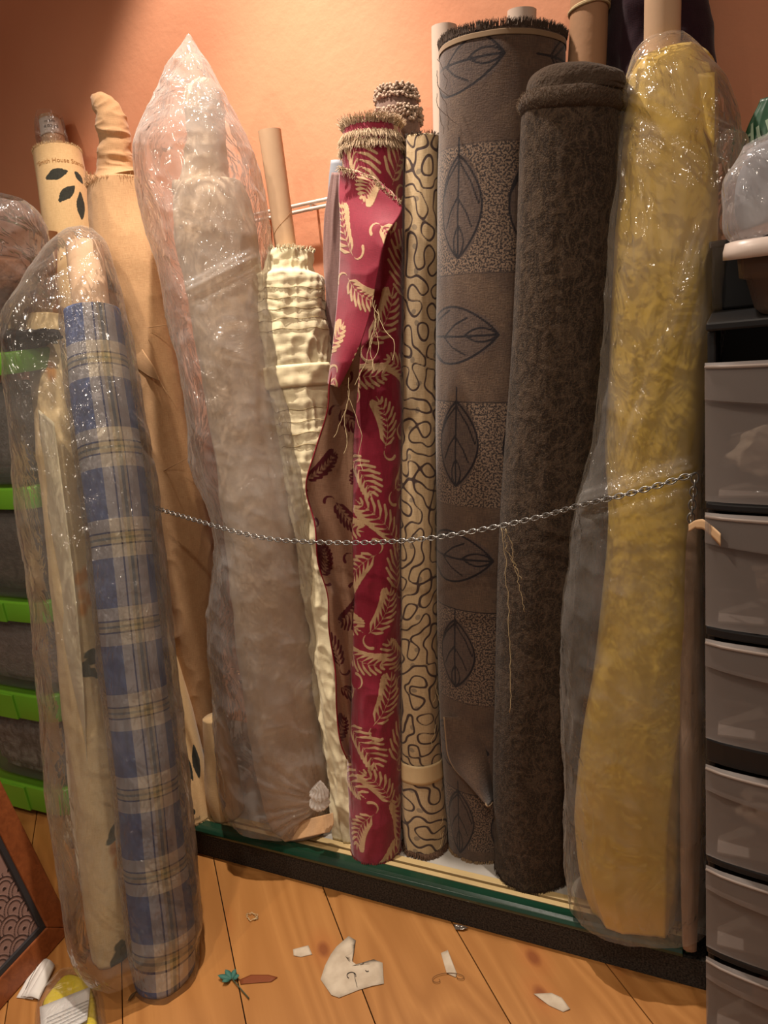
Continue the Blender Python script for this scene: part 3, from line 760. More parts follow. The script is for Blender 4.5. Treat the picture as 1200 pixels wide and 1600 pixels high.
# --- plum cloth behind
def pd_(s): return .035*(fbm(s.G[..., 0]*7, s.G[..., 1]*7, s.G[..., 2]*9, 4)-.4)+.012*(ridge(s.G[..., 0]*14, s.G[..., 1]*14, s.G[..., 2]*14, 7)-.5)
lf = Loft([(985, 1075, -90), (955, 1100, -40), (948, 1100, 10), (948, 1106, 60), (955, 1104, 120), (960, 1100, 300), (965, 1098, 600), (985, 1085, 900), (990, 1085, 1272)], (1.515, 1.54), nu=120, dv=.008, ry=.045, disp=pd_)
o = lf.mesh('draped_cloth', M_PURPLE, None, origin=lf.base()); tag(o, 'dark plum cloth bundle draped behind the yellow roll against the wall', 'cloth')

# --- yellow roll in plastic
lf = Loft([(990, 1085, 88), (978, 1108, 112), (972, 1114, 150), (966, 1114, 250), (958, 1110, 400), (952, 1104, 550), (946, 1094, 700), (950, 1086, 800), (944, 1080, 900), (932, 1073, 1010), (919, 1068, 1120), (910, 1065, 1210), (907, 1062, 1290), (912, 1060, 1370), (930, 1054, 1428)], (1.255, 1.375), foot=(990, 1462, .087), nu=150, dv=.005, ryk=.8, sq=2.4,
          disp=lambda s: wr(s, .006, 5, 3, 11)+.016*(ridge(s.TH*.9, s.V*1.3, 0*s.V, 6, 2)-.6))
r = thing('fabric_roll', 'yellow fabric roll standing inside a long clear plastic bag at the right', 'fabric roll', lf.base())
lf.mesh('rolled_cloth', M_YELLOW, r)
tube_roll('', '', [(1009, 1064, -70), (1007, 1061, 100)], (1.365, 1.375), M_CARD, parent=r, pname='cardboard_core')
# stepped corner of folded cloth
sheet('folded_corner', [(1076, 90, 1.34, 1109, 98, 1.33), (1076, 116, 1.34, 1111, 120, 1.33), (1076, 150, 1.34, 1111, 150, 1.33)], M_YELLOW, r, 12, 12, None, th=.003)
sheet('folded_corner', [(1080, 116, 1.33, 1117, 113, 1.315), (1080, 135, 1.33, 1117, 150, 1.31), (1080, 170, 1.33, 1116, 230, 1.31)], M_YELLOW, r, 12, 12, None, th=.003)
lfq = Loft([(1058, 1092, 735), (1060, 1094, 850), (1062, 1096, 1100), (1064, 1094, 1300), (1066, 1088, 1478)], (1.21, 1.40), foot=(1077, 1488, .087), nu=60, dv=.008, disp=lambda s: wr(s, .003, 6, 4, 4))
o = lfq.mesh('fabric_roll', M_PINKB, None, origin=lfq.base()); tag(o, 'thin pinkish beige fabric roll in the same bag, right of the yellow one', 'fabric roll')

def gauss(x, w): return np.exp(-(x/w)**2)
def line_d(px, py, a, b):
    """signed distance of picture point to the line a-b, and position along it"""
    a = np.array(a, float); b = np.array(b, float); d = b-a; l = np.hypot(*d); d /= l
    return (px-a[0])*-d[1]+(py-a[1])*d[0], ((px-a[0])*d[0]+(py-a[1])*d[1])/l
def bag_disp(amp=.008, seed=0, k=6, kv=2.2, lines=(), burst=None):
    def f(s):
        x, y, z = s.G[..., 0], s.G[..., 1], s.G[..., 2]
        d = amp*ridge(x*k*1.6, y*k*1.6, z*kv*1.6, seed, 3)*.9+amp*.7*ridge(x*22, y*22, z*13+x*9, seed+5, 2)
        fz = np.clip(s.rx[:, None]/.03, 0, 1)
        front = np.clip(np.cos(s.TH)*1.5+.3, 0, 1)
        for (a, b, w_, h_) in lines:
            dd, tt = line_d(s.px, s.py, a, b); on = np.clip(tt*8, 0, 1)*np.clip((1-tt)*8, 0, 1)
            d = d+front*on*h_*(gauss(dd, w_)*1.0+.5*gauss(dd-w_*1.4, w_*.35)+.5*gauss(dd+w_*1.3, w_*.3)-.5*gauss(dd-w_*2.4, w_*.6))
        if burst:
            (cx, cy), rad, h_, nf = burst; a = np.arctan2(s.py-cy, s.px-cx); rr = np.hypot(s.px-cx, s.py-cy)
            d = d+front*h_*np.abs(np.sin(a*nf+noise3(a*3, 0*a, 0*a, 3)*4))*gauss(rr-rad*.35, rad*.6)
        return d*fz
    return f
M_BAG = m_plastic('clear crinkled polythene', (1, .97, .94), .20, 1.15, .55)
M_BAGY = m_plastic('hazy crinkled polythene', (1, .95, .9), .14, 1.1, .5)
by = Loft([(1012, 1060, 62), (998, 1072, 80), (985, 1095, 115), (978, 1122, 160), (972, 1140, 225), (967, 1144, 290), (962, 1140, 340), (955, 1128, 440), (948, 1114, 520), (942, 1104, 600), (936, 1100, 690), (912, 1098, 765), (898, 1102, 850), (888, 1102, 980), (884, 1104, 1110), (890, 1106, 1250), (890, 1100, 1310), (893, 1097, 1370), (903, 1092, 1412)],
          (1.213, 1.365), nu=180, dv=.0045, ry=.105, sq=2.6, disp=bag_disp(.009, 3, lines=(((975, 130), (1150, 232), 12, .012), ((905, 790), (1092, 722), 9, .011), ((1000, 230), (1030, 640), 10, .006), ((1110, 330), (980, 740), 9, .006))))
r = thing('plastic_bag', 'long hazy clear plastic bag around the yellow roll, twisted near its top', 'plastic bag', by.base())
by.mesh('bag_film', M_BAGY, r, caps=False)
kn_ = Loft([(1126, 1136, 205), (1122, 1160, 222), (1128, 1166, 240), (1134, 1158, 262), (1140, 1150, 285)], (1.29, 1.31), nu=60, dv=.002, ryk=.6, disp=bag_disp(.006, 9, 18, 10))
kn_.mesh('bag_knot', M_BAGY, r, caps=False)

# --- cream muslin roll with cardboard tube
lf = Loft([(420, 486, 392), (415, 489, 425), (405, 503, 431), (406, 511, 500), (410, 516, 560), (428, 520, 650), (446, 526, 750), (462, 536, 850), (482, 553, 980), (496, 566, 1100), (510, 578, 1200), (520, 590, 1288)], (1.385, 1.485), foot=(553, 1320, .087), nu=140, dv=.004,
          disp=lambda s: wr(s, .004, 7, 6, 2)+creases(s, .013, 8, 9, 3, 2.2)+.004*(ridge(s.G[..., 0]*26, s.G[..., 1]*26, s.G[..., 2]*34+s.G[..., 0]*14, 17, 2)-.5)+.002*np.abs(np.sin(s.V*150+noise3(s.V*9, s.TH, 0*s.V, 2)*9))*(s.V > s.vy(800)))
r = thing('fabric_roll', 'wrinkled cream muslin fabric roll with a long bare cardboard tube on top', 'fabric roll', lf.base())
lf.mesh('rolled_cloth', M_MUSLIN, r)
patch_on('tape_band', lf, -lf.r*1.9, lf.r*1.9, lf.vy(606), lf.vy(572), m_plain('cream tape', srgb(232, 220, 182), .6), r, .004, nu=50)
o, tl = tube_roll('', '', [(403, 439, 204), (418, 452, 300), (433, 466, 410)], (1.47, 1.486), M_CARD, parent=r, pname='cardboard_tube')
pts = [tl.surf(np.array((a*tl.r)), np.array(tl.L*.08+.12*(a+PI)/(2*PI)), .0001) for a in np.linspace(-PI, PI, 60)]
vv_, ff_ = tube_vf(pts, .0004, 4); link_mesh('spiral_seam', vv_, ff_, M_CARD2, r)
fringe('torn_cloth_edge', lf, lf.L, M_MUSLIN, r, n=160, ln=.008, up=1, spread=.5, rad=.0012)
M_STITCH = m_plain('stitch', srgb(150, 130, 90), .9)
for k in range(9):
    v_ = lf.vy(455+k*16 if k < 5 else 640+(k-5)*18)
    pts = [lf.surf(np.array(a*lf.r), np.array(v_+.002*math.sin(a*7+k)), .001) for a in np.linspace(-1.3, 1.4, 40)]
    V, Fc = tube_vf(pts, .0006, 4); link_mesh('basting_stitch', V, Fc, M_STITCH, r)

# --- beige roll in big central bag
ne = Loft([(312, 330, 122), (296, 346, 138), (290, 350, 165), (292, 351, 200), (290, 353, 240), (284, 360, 280), (278, 372, 296)], (1.405, 1.42), nu=90, dv=.003,
          disp=lambda s: .009*(ridge(np.cos(s.TH)*.8+s.V*6, np.sin(s.TH)*.8, s.V*30, 3, 2)-.5))
lf = Loft([(276, 376, 290), (272, 386, 312), (274, 400, 370), (294, 412, 450), (309, 425, 550), (325, 440, 650), (340, 455, 750), (352, 470, 850), (365, 485, 950), (377, 497, 1050), (392, 510, 1150), (408, 522, 1230), (424, 526, 1284)], (1.255, 1.42), foot=(478, 1318, .087), nu=120, dv=.005,
          disp=lambda s: wr(s, .006, 6, 4, 14)+creases(s, .008, 9, 2, 6))
r = thing('fabric_roll', 'grey beige linen fabric roll sealed inside the big peaked plastic bag', 'fabric roll', lf.base())
lf.mesh('rolled_cloth', M_BURLAP2, r); ne.mesh('twisted_neck', M_BURLAP2, r)
hm = Loft([(274, 379, 287), (272, 381, 293), (273, 382, 300)], (1.405, 1.42), nu=120, dv=.001, disp=lambda s: .003*(noise3(s.TH*9, s.V*40, 0*s.V, 3)))
hm.mesh('shoulder_hem', m_cloth('pale hem', srgb(200, 178, 152), srgb(178, 154, 128)), r)
# frayed cloth end folded on the platform edge
sheet('frayed_end', [(440, 1290, 1.2, 520, 1270, 1.2), (437, 1305, 1.187, 521, 1286, 1.187), (437, 1318, 1.175, 515, 1300, 1.175)], M_BURLAP, r, 30, 16, lambda U, V, S: .004*np.sin(S*20), th=.002, bulge=.012)
bb = Loft([(293, 297, 54), (287, 303, 68), (276, 318, 98), (258, 338, 140), (238, 362, 185), (222, 384, 228), (224, 397, 275), (238, 412, 345), (256, 419, 410), (270, 428, 480), (288, 442, 560), (300, 454, 640), (303, 468, 710), (333, 482, 785), (342, 488, 850), (332, 498, 950), (336, 508, 1040), (342, 516, 1130), (345, 522, 1180), (348, 518, 1222), (360, 500, 1258)],
          (1.25, 1.40), nu=220, dv=.004, ry=lambda q, rx: np.minimum(rx, .112), sq=2.5, disp=bag_disp(.011, 21, 6, 2.4, lines=(((285, 500), (345, 780), 8, .008), ((290, 460), (400, 400), 8, .01), ((250, 130), (290, 70), 5, .004), ((300, 70), (400, 290), 5, .006), ((345, 830), (420, 1250), 7, .006), ((420, 620), (470, 880), 8, .008)), burst=((498, 1245), 95, .012, 11)))
r = thing('plastic_bag', 'big crinkled clear plastic bag ending in a pointed peak and a knot near the foot', 'plastic bag', bb.base())
bb.mesh('bag_film', M_BAG, r, caps=False)
kk = Loft([(488, 500, 1226), (492, 505, 1232), (487, 511, 1240), (491, 506, 1247), (486, 512, 1254), (494, 505, 1262)], (1.158, 1.158), nu=90, dv=.0008, disp=lambda s: .004*np.abs(np.sin(s.TH*6.5+s.V*90))+.003*noise3(s.TH*2, s.V*200, 0*s.V, 3))
kk.mesh('bag_knot', m_plastic('bunched polythene', (.98, .95, .9), .55, .6, .3), r)
# --- beige linen roll, unwrapped
ne = Loft([(140, 150, 152), (141, 168, 158), (148, 186, 172), (151, 197, 190), (153, 202, 212), (155, 206, 240), (153, 211, 262), (146, 222, 276), (140, 236, 287)], (1.455, 1.465), nu=110, dv=.0022,
          disp=lambda s: .009*(ridge(np.cos(s.TH)*.5+s.V*3, np.sin(s.TH)*.5, s.V*42, 8, 2)-.5)*np.clip(s.rx[:, None]/.03, 0, 1))
lf = Loft([(139, 236, 284), (139, 243, 320), (148, 262, 400), (164, 270, 455), (188, 276, 520), (203, 290, 600), (214, 305, 680), (226, 322, 760), (240, 331, 840), (254, 339, 930), (270, 344, 1020), (290, 347, 1100), (303, 349, 1158)], (1.30, 1.463), nu=140, dv=.004,
          disp=lambda s: wr(s, .005, 6, 3, 15)+creases(s, .006, 8, 3, 2)*.8)
r = thing('fabric_roll', 'bare beige linen fabric roll with a twisted neck leaning left of the big bag', 'fabric roll', lf.base())
lf.mesh('rolled_cloth', M_BURLAP, r); ne.mesh('twisted_neck', M_BURLAP, r)
hmf = lambda s: .002*noise3(s.TH*9, s.V*60, 0*s.V, 3)
hm = Loft([(140, 236, 281), (138, 238, 285), (139, 239, 290)], (1.455, 1.465), nu=120, dv=.001, disp=hmf); hm.mesh('shoulder_hem', m_cloth('frayed tan hem', srgb(206, 162, 120), srgb(186, 142, 100)), r)
fringe('hem_fray', hm, lambda th: random.uniform(0, hm.L), m_plain('tan threads', srgb(206, 166, 124), .9), r, n=420, ln=.010, spread=.8, rad=.0007)
lo = Loft([(318, 352, 1120), (320, 366, 1180), (322, 378, 1240), (330, 382, 1278)], (1.33, 1.36), foot=(350, 1287, .087), nu=70, dv=.005, disp=lambda s: wr(s, .004, 6, 8, 5)); lo.mesh('inner_roll_end', m_cloth('pale linen', srgb(210, 180, 134), srgb(188, 156, 110)), r)
sheet('lifted_corner', [(196, 512, 1.375, 206, 512, 1.375), (195, 540, 1.36, 222, 545, 1.36), (198, 562, 1.352, 240, 572, 1.352), (236, 590, 1.35, 250, 596, 1.35)], M_BURLAP, r, 14, 20, None, th=.0012)
fringe('ragged_foot', lf, .002, m_plain('tan threads', srgb(206, 166, 124), .9), r, n=200, ln=.006, up=-1, spread=.4)
for a, b in (((238, 578), (266, 622)), ((238, 745), (296, 714)), ((230, 512), (262, 507))):
    p = lf.surf(np.array(0.), np.array(lf.vy(a[1]))); yv = p[1]-.004
    pa, pb = aty(*a, yv-.004), aty(*b, yv-.004); pts = [pa+(pb-pa)*s for s in np.linspace(0, 1, 8)]
    vv_, ff_ = tube_vf(pts, [.0004, .0012, .0014, .0014, .0012, .001, .0008, .0003], 5); link_mesh('raised_crease', vv_, ff_, M_BURLAP, r)

# --- leaf-print canvas roll behind
D0 = lambda s: wr(s, .002, 6, 4, 3)
lf = Loft([(54, 126, 240), (60, 134, 280), (70, 146, 350), (118, 192, 600), (160, 235, 800), (204, 275, 1000), (234, 304, 1130), (258, 326, 1225), (270, 333, 1266)], (1.225, 1.515), foot=(298, 1293, .087), nu=110, dv=.003, disp=D0)
D = np.full(lf.U.shape, .02)
for (u, y_, a, l_, w_) in ((-.012, 288, .25, .062, .026), (.006, 318, .75, .062, .024), (.036, 335, 1.45, .075, .021), (.044, 290, 2.2, .035, .018),
                       (-.02, 1195, 1.9, .07, .022), (.012, 1190, 1.7, .085, .02), (.04, 1190, 1.5, .09, .024), (-.045, 1170, 2.0, .07, .02)):
    d1 = np.full(lf.U.shape, .02); v_ = lf.vy(y_); c, s_ = math.cos(a), math.sin(a)
    x = (lf.U-u)*c+(lf.V-v_)*s_; y = -(lf.U-u)*s_+(lf.V-v_)*c; k = np.abs(x)/(l_/2)
    d1 = np.abs(y)-w_/2*np.clip(1-k**1.7, -1, 1); d1 = np.where(k > 1, .01, d1)
    D = np.minimum(D, d1+.0025*(noise3(lf.U*300, lf.V*300, 0*lf.U, 2)-.75))
ell_sdf(D, lf.U, lf.V, .0, lf.vy(1252), .78, .006, .006)
M_CANVAS = m_print('cream canvas with black leaves', (srgb(232, 200, 148), srgb(214, 180, 128)), (srgb(40, 42, 38), srgb(64, 66, 56)), w=.0004)
r = thing('fabric_roll', 'cream canvas fabric roll printed with black leaves and small lettering, leaning at the back left', 'fabric roll', lf.base())
lf.mesh('rolled_cloth', M_CANVAS, r, {'sdf': D})
text_on('printed_lettering', lf, '“Smith House Stencils', .0155, .006, lf.vy(270), m_plain('ochre print', srgb(176, 128, 76), .9), r)
text_on('printed_mark', lf, 'ynlsd', .009, .006, lf.vy(1262), M_LEAFBLK, r)
tb, tl = tube_roll('', '', [(62, 92, 184), (66, 100, 215), (72, 112, 262)], lf.plane, M_CARD, parent=r, pname='cardboard_tube')
fringe('torn_edge', lf, lf.L, m_plain('canvas threads', srgb(226, 196, 146), .9), r, n=260, ln=.006, up=1, rad=.0007)
fringe('bottom_fringe', lf, .002, m_plain('canvas threads', srgb(226, 196, 146), .9), r, n=200, ln=.007, up=-1)
M_PAPER = m_plain('white paper', srgb(226, 222, 216), .7, .2)
M_INK = m_plain('black ink', srgb(34, 32, 34), .7)
patch_on('price_label', tl, -tl.r*1.3, tl.r*1.35, tl.vy(216), tl.vy(190), M_PAPER, r, .0016, nu=24)
text_on('label_lettering', tl, 'on Bella', .0085, -.001, tl.vy(199), M_INK, r, off=.0024)
text_on('label_lettering', tl, '8.00 yd', .012, .0, tl.vy(208), M_INK, r, off=.0024)
wrp = Loft([(60, 94, 178), (58, 98, 195), (62, 104, 225), (67, 104, 245)], lf.plane, nu=60, dv=.003, ryk=1.1, disp=bag_disp(.004, 6, 18, 9)); wrp.mesh('plastic_wrap', m_plastic('clear wrap', (.9, .86, .82), .1, .6, .3, 1.6), r, caps=False)

# --- plaid roll
YS = [572, 708, 843, 975, 1105, 1228, 1352, 1478]
lf = Loft([(103, 186, 487), (112, 203, 600), (128, 222, 720), (145, 236, 850), (158, 249, 980), (172, 262, 1100), (186, 276, 1220), (195, 288, 1340), (207, 302, 1450), (213, 303, 1522)], (.885, 1.36), foot=(258, 1562, .001), nu=110, dv=.004, disp=lambda s: wr(s, .003, 6, 3, 12))
vs = [lf.vy(y) for y in YS]; per = (vs[0]-vs[-1])/7
ph = np.interp(lf.V, vs[::-1], np.arange(7, -1, -1)[::-1].astype(float)*-1+7)
ph = np.where(lf.V > vs[0], 7+(lf.V-vs[0])/per, np.where(lf.V < vs[-1], (lf.V-vs[-1])/per, np.interp(lf.V, vs[::-1], np.arange(8.))))
t = NT('blue and cream plaid'); wv = weave(t)
BL, WH, DK, YE, KH = srgb(84, 110, 164), srgb(248, 238, 216), srgb(44, 38, 70), srgb(236, 216, 150), srgb(140, 142, 96)
els = [(0, BL), (.285, WH), (.425, DK), (.443, YE), (.488, KH), (.512, YE), (.557, DK), (.575, WH), (.715, BL)]
def ramp_of(f): return t.ramp(f, els, 'CONSTANT')
pv = t.math('FRACT', t.math('ADD', t.attr('phase'), .5)); sx = t.n('SeparateXYZ'); t.set(sx.inputs[0], t.n('UVMap').outputs[0])
pu = t.math('FRACT', t.math('ADD', t.math('MULTIPLY', t.math('SUBTRACT', sx.outputs[0], .016), 1/.17), .5))
els2 = [(0, BL), (.285, WH), (.40, DK), (.418, WH), (.455, YE), (.49, KH), (.53, YE), (.56, DK), (.578, WH), (.715, BL)]
cu_ = t.ramp(pu, els2, 'CONSTANT'); cv_ = ramp_of(pv)
col = t.mix(.5, cu_, cv_); col = t.mix(t.map(wv, .35, .65, 0, .3), col, t.mix(.5, col, srgb(120, 110, 120)))
M_PLAID = t.done(t.bsdf(col, .85, t.bump(wv, .3, .001), .2))
r = thing('fabric_roll', 'blue and cream plaid fabric roll standing on the wooden floor in clear plastic', 'fabric roll', lf.base())
lf.mesh('rolled_cloth', M_PLAID, r, {'phase': ph})
tube_roll('', '', [(104, 158, 384), (110, 166, 440), (118, 172, 500)], lf.plane, M_CARD, parent=r, pname='cardboard_core')
wl_plane = lf.plane
wl = Loft([(98, 186, 472), (99, 190, 500), (108, 207, 600), (124, 226, 720), (141, 240, 850), (154, 253, 980), (168, 266, 1100), (182, 280, 1220), (191, 292, 1340), (203, 307, 1450), (209, 308, 1510), (216, 306, 1536)], wl_plane, foot=(258, 1566, .0006), nu=100, dv=.004, ryk=1.03, disp=bag_disp(.006, 16, 10, 5))
wl.mesh('film_sleeve', m_plastic('clear sleeve film', (1, .97, .94), .03, 1.0, .25, 1.3), r, caps=False)

# --- cream bird-print roll
lf = Loft([(44, 103, 497), (54, 120, 650), (70, 136, 800), (86, 154, 950), (100, 170, 1100), (116, 186, 1250), (132, 202, 1400), (146, 212, 1486)], (.93, 1.37), foot=(184, 1516, .001), nu=90, dv=.004, disp=lambda s: wr(s, .006, 6, 4, 13)+creases(s, .007, 5, 2, 9))
D = np.full(lf.U.shape, .02); D2 = D.copy(); r_ = random.Random(4)
for y_, u in ((535, -.005), (1025, .01), (1050, .015), (1300, .035), (1470, .012), (1488, .03)):
    for k in range(7): ell_sdf(D, lf.U, lf.V, u+r_.uniform(-.015, .02), lf.vy(y_)+r_.uniform(-.014, .012), r_.uniform(-.8, .8), .016, .008)
for y_, u in ((900, .02), (940, .02), (590, -.01), (1330, .03)):
    for k in range(3): ell_sdf(D2, lf.U, lf.V, u+r_.uniform(-.01, .01), lf.vy(y_)+r_.uniform(-.02, .02), 1.4, .018, .01)
D = D+.004*(noise3(lf.U*120, lf.V*120, 0*lf.U, 9)-.4)
def ex2(t, col, s_): return t.mix(t.map(t.attr('orange'), -.004, .003, .85, 0), col, srgb(206, 140, 62)), s_
M_BIRD = m_print('cream cloth with dark green print', (srgb(228, 206, 160), srgb(210, 186, 138)), (srgb(66, 74, 60), srgb(92, 96, 76)), w=.001, extra=ex2)
r = thing('fabric_roll', 'cream fabric roll with blurry dark green bird print left of the plaid roll', 'fabric roll', lf.base())
lf.mesh('rolled_cloth', M_BIRD, r, {'sdf': D, 'orange': D2})
sheet('loose_selvedge', [(60, 640, 1.16, 84, 660, 1.10), (70, 760, 1.12, 100, 780, 1.06), (88, 900, 1.06, 118, 930, 1.01), (98, 1050, 1.0, 130, 1070, .97), (104, 1200, .97, 138, 1220, .93), (116, 1320, .93, 148, 1340, .90), (128, 1400, .91, 155, 1430, .88)], M_MUSLIN, r, 12, 120, lambda U, V, S: .006*np.sin(V*30+S*5), th=.001)
threads('loose_threads', [aty(112, 1236, .9), aty(116, 1250, .9), aty(112, 1290, .9), aty(126, 1350, .88)], M_THREAD, r, .08, .0006)
# --- bag over both
ba = Loft([(130, 142, 355), (112, 156, 368), (84, 168, 395), (58, 180, 440), (30, 188, 488), (20, 196, 520), (24, 208, 600), (35, 224, 700), (44, 239, 800), (60, 252, 900), (70, 260, 1000), (79, 272, 1100), (90, 288, 1230), (108, 299, 1350), (122, 309, 1450), (140, 309, 1478), (168, 300, 1502)],
          (.868, 1.325), nu=180, dv=.005, ry=.118, sq=3.6, disp=bag_disp(.009, 33, lines=(((150, 600), (330, 800), 6, .006), ((110, 830), (130, 1180), 8, .006), ((60, 430), (150, 370), 6, .006))))
r = thing('plastic_bag', 'long clear plastic bag over the plaid and bird-print rolls at the left', 'plastic bag', ba.base())
ba.mesh('bag_film', m_plastic('thin clear polythene', (1, .96, .9), .07, .9, .4), r, caps=False)
tube_ = tube_roll('cardboard_tube', 'short brown cardboard tube poking up left of the printed canvas roll', [(47, 88, 360), (52, 92, 440), (62, 100, 600), (80, 118, 820)], (1.30, 1.42), M_CARD2)

# --- mauve folded cloth and board at the wall
lf = Loft([(517, 534, 250), (514, 540, 275), (512, 544, 320), (514, 548, 420), (518, 556, 600), (560, 598, 1195)], (1.50, 1.525), nu=60, dv=.008, ryk=.5)
o = lf.mesh('ironing_board', m_plain('blue grey board cover', srgb(150, 155, 165), .6), None, origin=lf.base()); tag(o, 'blue-grey rounded board end standing against the wall behind the maroon roll', 'board')
o.name = 'padded_board'
lf = Loft([(519, 540, 270), (514, 545, 300), (508, 545, 340), (506, 545, 400), (510, 550, 480), (512, 552, 560), (516, 560, 700)], (1.455, 1.48), nu=80, dv=.006, ryk=.45, disp=lambda s: .006*(ridge(s.TH*1.2, s.V*4, 0*s.V, 3)-.5))
o = lf.mesh('hanging_cloth', M_MAUVE, None, origin=lf.base()); tag(o, 'mauve grey cloth hanging between the wall rack and the maroon roll', 'cloth')

# --- wall rack
rk = thing('wall_rack', 'white wire rack of two thin rods fixed on the orange wall', 'rack', aty(470, 322, WALL_Y))
M_WIRE = m_plain('white enamel wire', srgb(214, 206, 196), .35, .5)
for (xa, ya, xb, yb) in ((396, 336, 530, 307), (396, 346, 530, 317)):
    a, b = aty(xa, ya, WALL_Y-.03), aty(xb, yb, WALL_Y-.03)
    vv_, ff_ = tube_vf([a+(b-a)*s for s in np.linspace(0, 1, 6)], .0042, 10); link_mesh('rod', vv_, ff_, M_WIRE, rk)
for x_ in (485, 411):
    a = aty(x_, 318+(485-x_)*.21, WALL_Y-.03); b = a+np.array([0, 0, -.016]); w_ = a+np.array([0, .031, -.004])
    vv_, ff_ = join_vf([tube_vf([w_, a, b], .003, 8)]); link_mesh('wall_clip', vv_, ff_, M_WIRE, rk)

# --- chain
CP = [(236, 791, 1.235), (250, 796, 1.225), (300, 811, 1.195), (340, 823, 1.175), (390, 836, 1.168), (430, 843, 1.165), (490, 847, 1.165), (560, 848, 1.165), (630, 845, 1.165), (700, 837, 1.17), (780, 822, 1.175), (850, 806, 1.17), (905, 790, 1.15), (960, 777, 1.135), (1020, 761, 1.135), (1085, 740, 1.15)]
P = np.array([aty(*p) for p in CP]); tt = np.concatenate([[0], np.cumsum(np.linalg.norm(np.diff(P, axis=0), axis=1))]); L_ = tt[-1]
nl = int(L_/.0098); us = (np.arange(nl)+.5)*L_/nl; cc = catmull(P, tt, us); tg = catmull(P, tt, us+.001)-cc; tg /= np.linalg.norm(tg, axis=1, keepdims=True)
def link_vf(c, d, roll, a=.0078, b=.0042, r_=.00115, pinch=True):
    up_ = np.array([0, 0, 1.]); s = unit(np.cross(d, up_)); u2 = np.cross(s, d)
    e = s*math.cos(roll)+u2*math.sin(roll); pts = []
    for k in range(14):
        q = 2*PI*k/14; pts.append(c+d*a*math.cos(q)+e*b*math.sin(q))
    return tube_vf(pts, r_, 5, closed=True)
M_STEEL = m_plain('grey steel', srgb(150, 150, 148), .3, .5, metal=.85)
ch = thing('chain', 'grey steel chain strung across the front of the fabric rolls', 'chain', P[0])
parts = [link_vf(cc[i], tg[i], (.5 if i % 2 else .5+PI/2)) for i in range(nl)]
V, Fc = join_vf(parts); link_mesh('chain_links', V, Fc, M_STEEL, ch)
a, b = aty(1086, 742, 1.15), aty(1078, 825, 1.15); n_ = int(np.linalg.norm(b-a)/.0098); parts = []
for i in range(n_):
    c = a+(b-a)*(i+.5)/n_; parts.append(link_vf(c, unit(b-a+np.array([1e-3, 0, 0])), .2 if i % 2 else .2+PI/2, .0085, .005, .0013))
V, Fc = join_vf(parts); link_mesh('hanging_chain_end', V, Fc, M_STEEL, ch)

# ================================================================== DRAWER TOWER (right)
TY = 1.055; TX = aty(1103, 1000, TY)[0]; TW = .36; TD = .36
k_ = TY/1.12
def tz(y): return float(aty(1103, y, TY)[2])
tw = thing('drawer_tower', 'tall black plastic tower of frosted pull-out drawers at the right edge', 'drawers', (TX+TW/2, TY+TD/2, 0))
M_BLKP = m_plain('black plastic', (.012, .012, .013), .45, .4)
M_FR = m_frost('frosted drawer plastic', srgb(176, 168, 164), .42)
M_FRL = m_frost('frosted drawer lip', srgb(190, 176, 166), .7)
rows = [(567, 782), (799, 976), (995, 1151), (1190, 1333), (1347, 1476), (1489, 1606)]
ZB = tz(1606)-.02
zt = tz(520)
def bow_shelf(z0, z1):
    pts = [(TX+TW*q, TY-.026*math.sin(PI*q)**.7 if 0 < q < 1 else TY) for q in np.linspace(0, 1, 16)]+[(TX+TW, TY+TD), (TX, TY+TD)]
    n = len(pts); V = [(x, y, z) for z in (z0, z1) for x, y in pts]
    return V, [tuple(range(n))[::-1], tuple(range(n, 2*n))]+[(i, (i+1) % n, n+(i+1) % n, n+i) for i in range(n)]
fr = [box_vf(TX+.001, TX+.012, TY+.03, TY+TD, .0, zt), box_vf(TX+TW-.012, TX+TW, TY+.03, TY+TD, .0, zt), box_vf(TX, TX+TW, TY+TD-.01, TY+TD, .0, zt), box_vf(TX, TX+TW, TY+.01, TY+TD, zt, zt+.012)]
for a, b in zip(rows[:-1], rows[1:]): fr.append(bow_shelf(tz(b[0])+.002, tz(a[1])-.002))
fr.append(bow_shelf(0, max(.01, tz(1606)-.004)))
V, Fc = join_vf(fr); o = link_mesh('frame', V, Fc, M_BLKP, tw, smooth=False); bevel(o, .003)
def blob(name, c, rad, mat, parent=None, seed=0, amp=.35, n=36, fk=2.2, rd_=.15):
    th = np.linspace(0, PI, n)[:, None]; ph_ = np.linspace(0, 2*PI, 2*n+1)[None, :-1]
    d = np.stack([np.sin(th)*np.cos(ph_), np.sin(th)*np.sin(ph_), np.cos(th)+0*ph_], -1)
    k = 1+amp*(fbm(d[..., 0]*fk+9, d[..., 1]*fk+9, d[..., 2]*fk+9, seed, 3)-.5)*2-rd_*ridge(d[..., 0]*3+4, d[..., 1]*3+4, d[..., 2]*3+4, seed+3, 2)
    P = np.array(c)+d*k[..., None]*np.array(rad); m_ = 2*n
    Fc = [(i*m_+j, i*m_+(j+1) % m_, (i+1)*m_+(j+1) % m_, (i+1)*m_+j) for i in range(n-1) for j in range(m_)]
    return link_mesh(name, P.reshape(-1, 3), Fc, mat, parent)
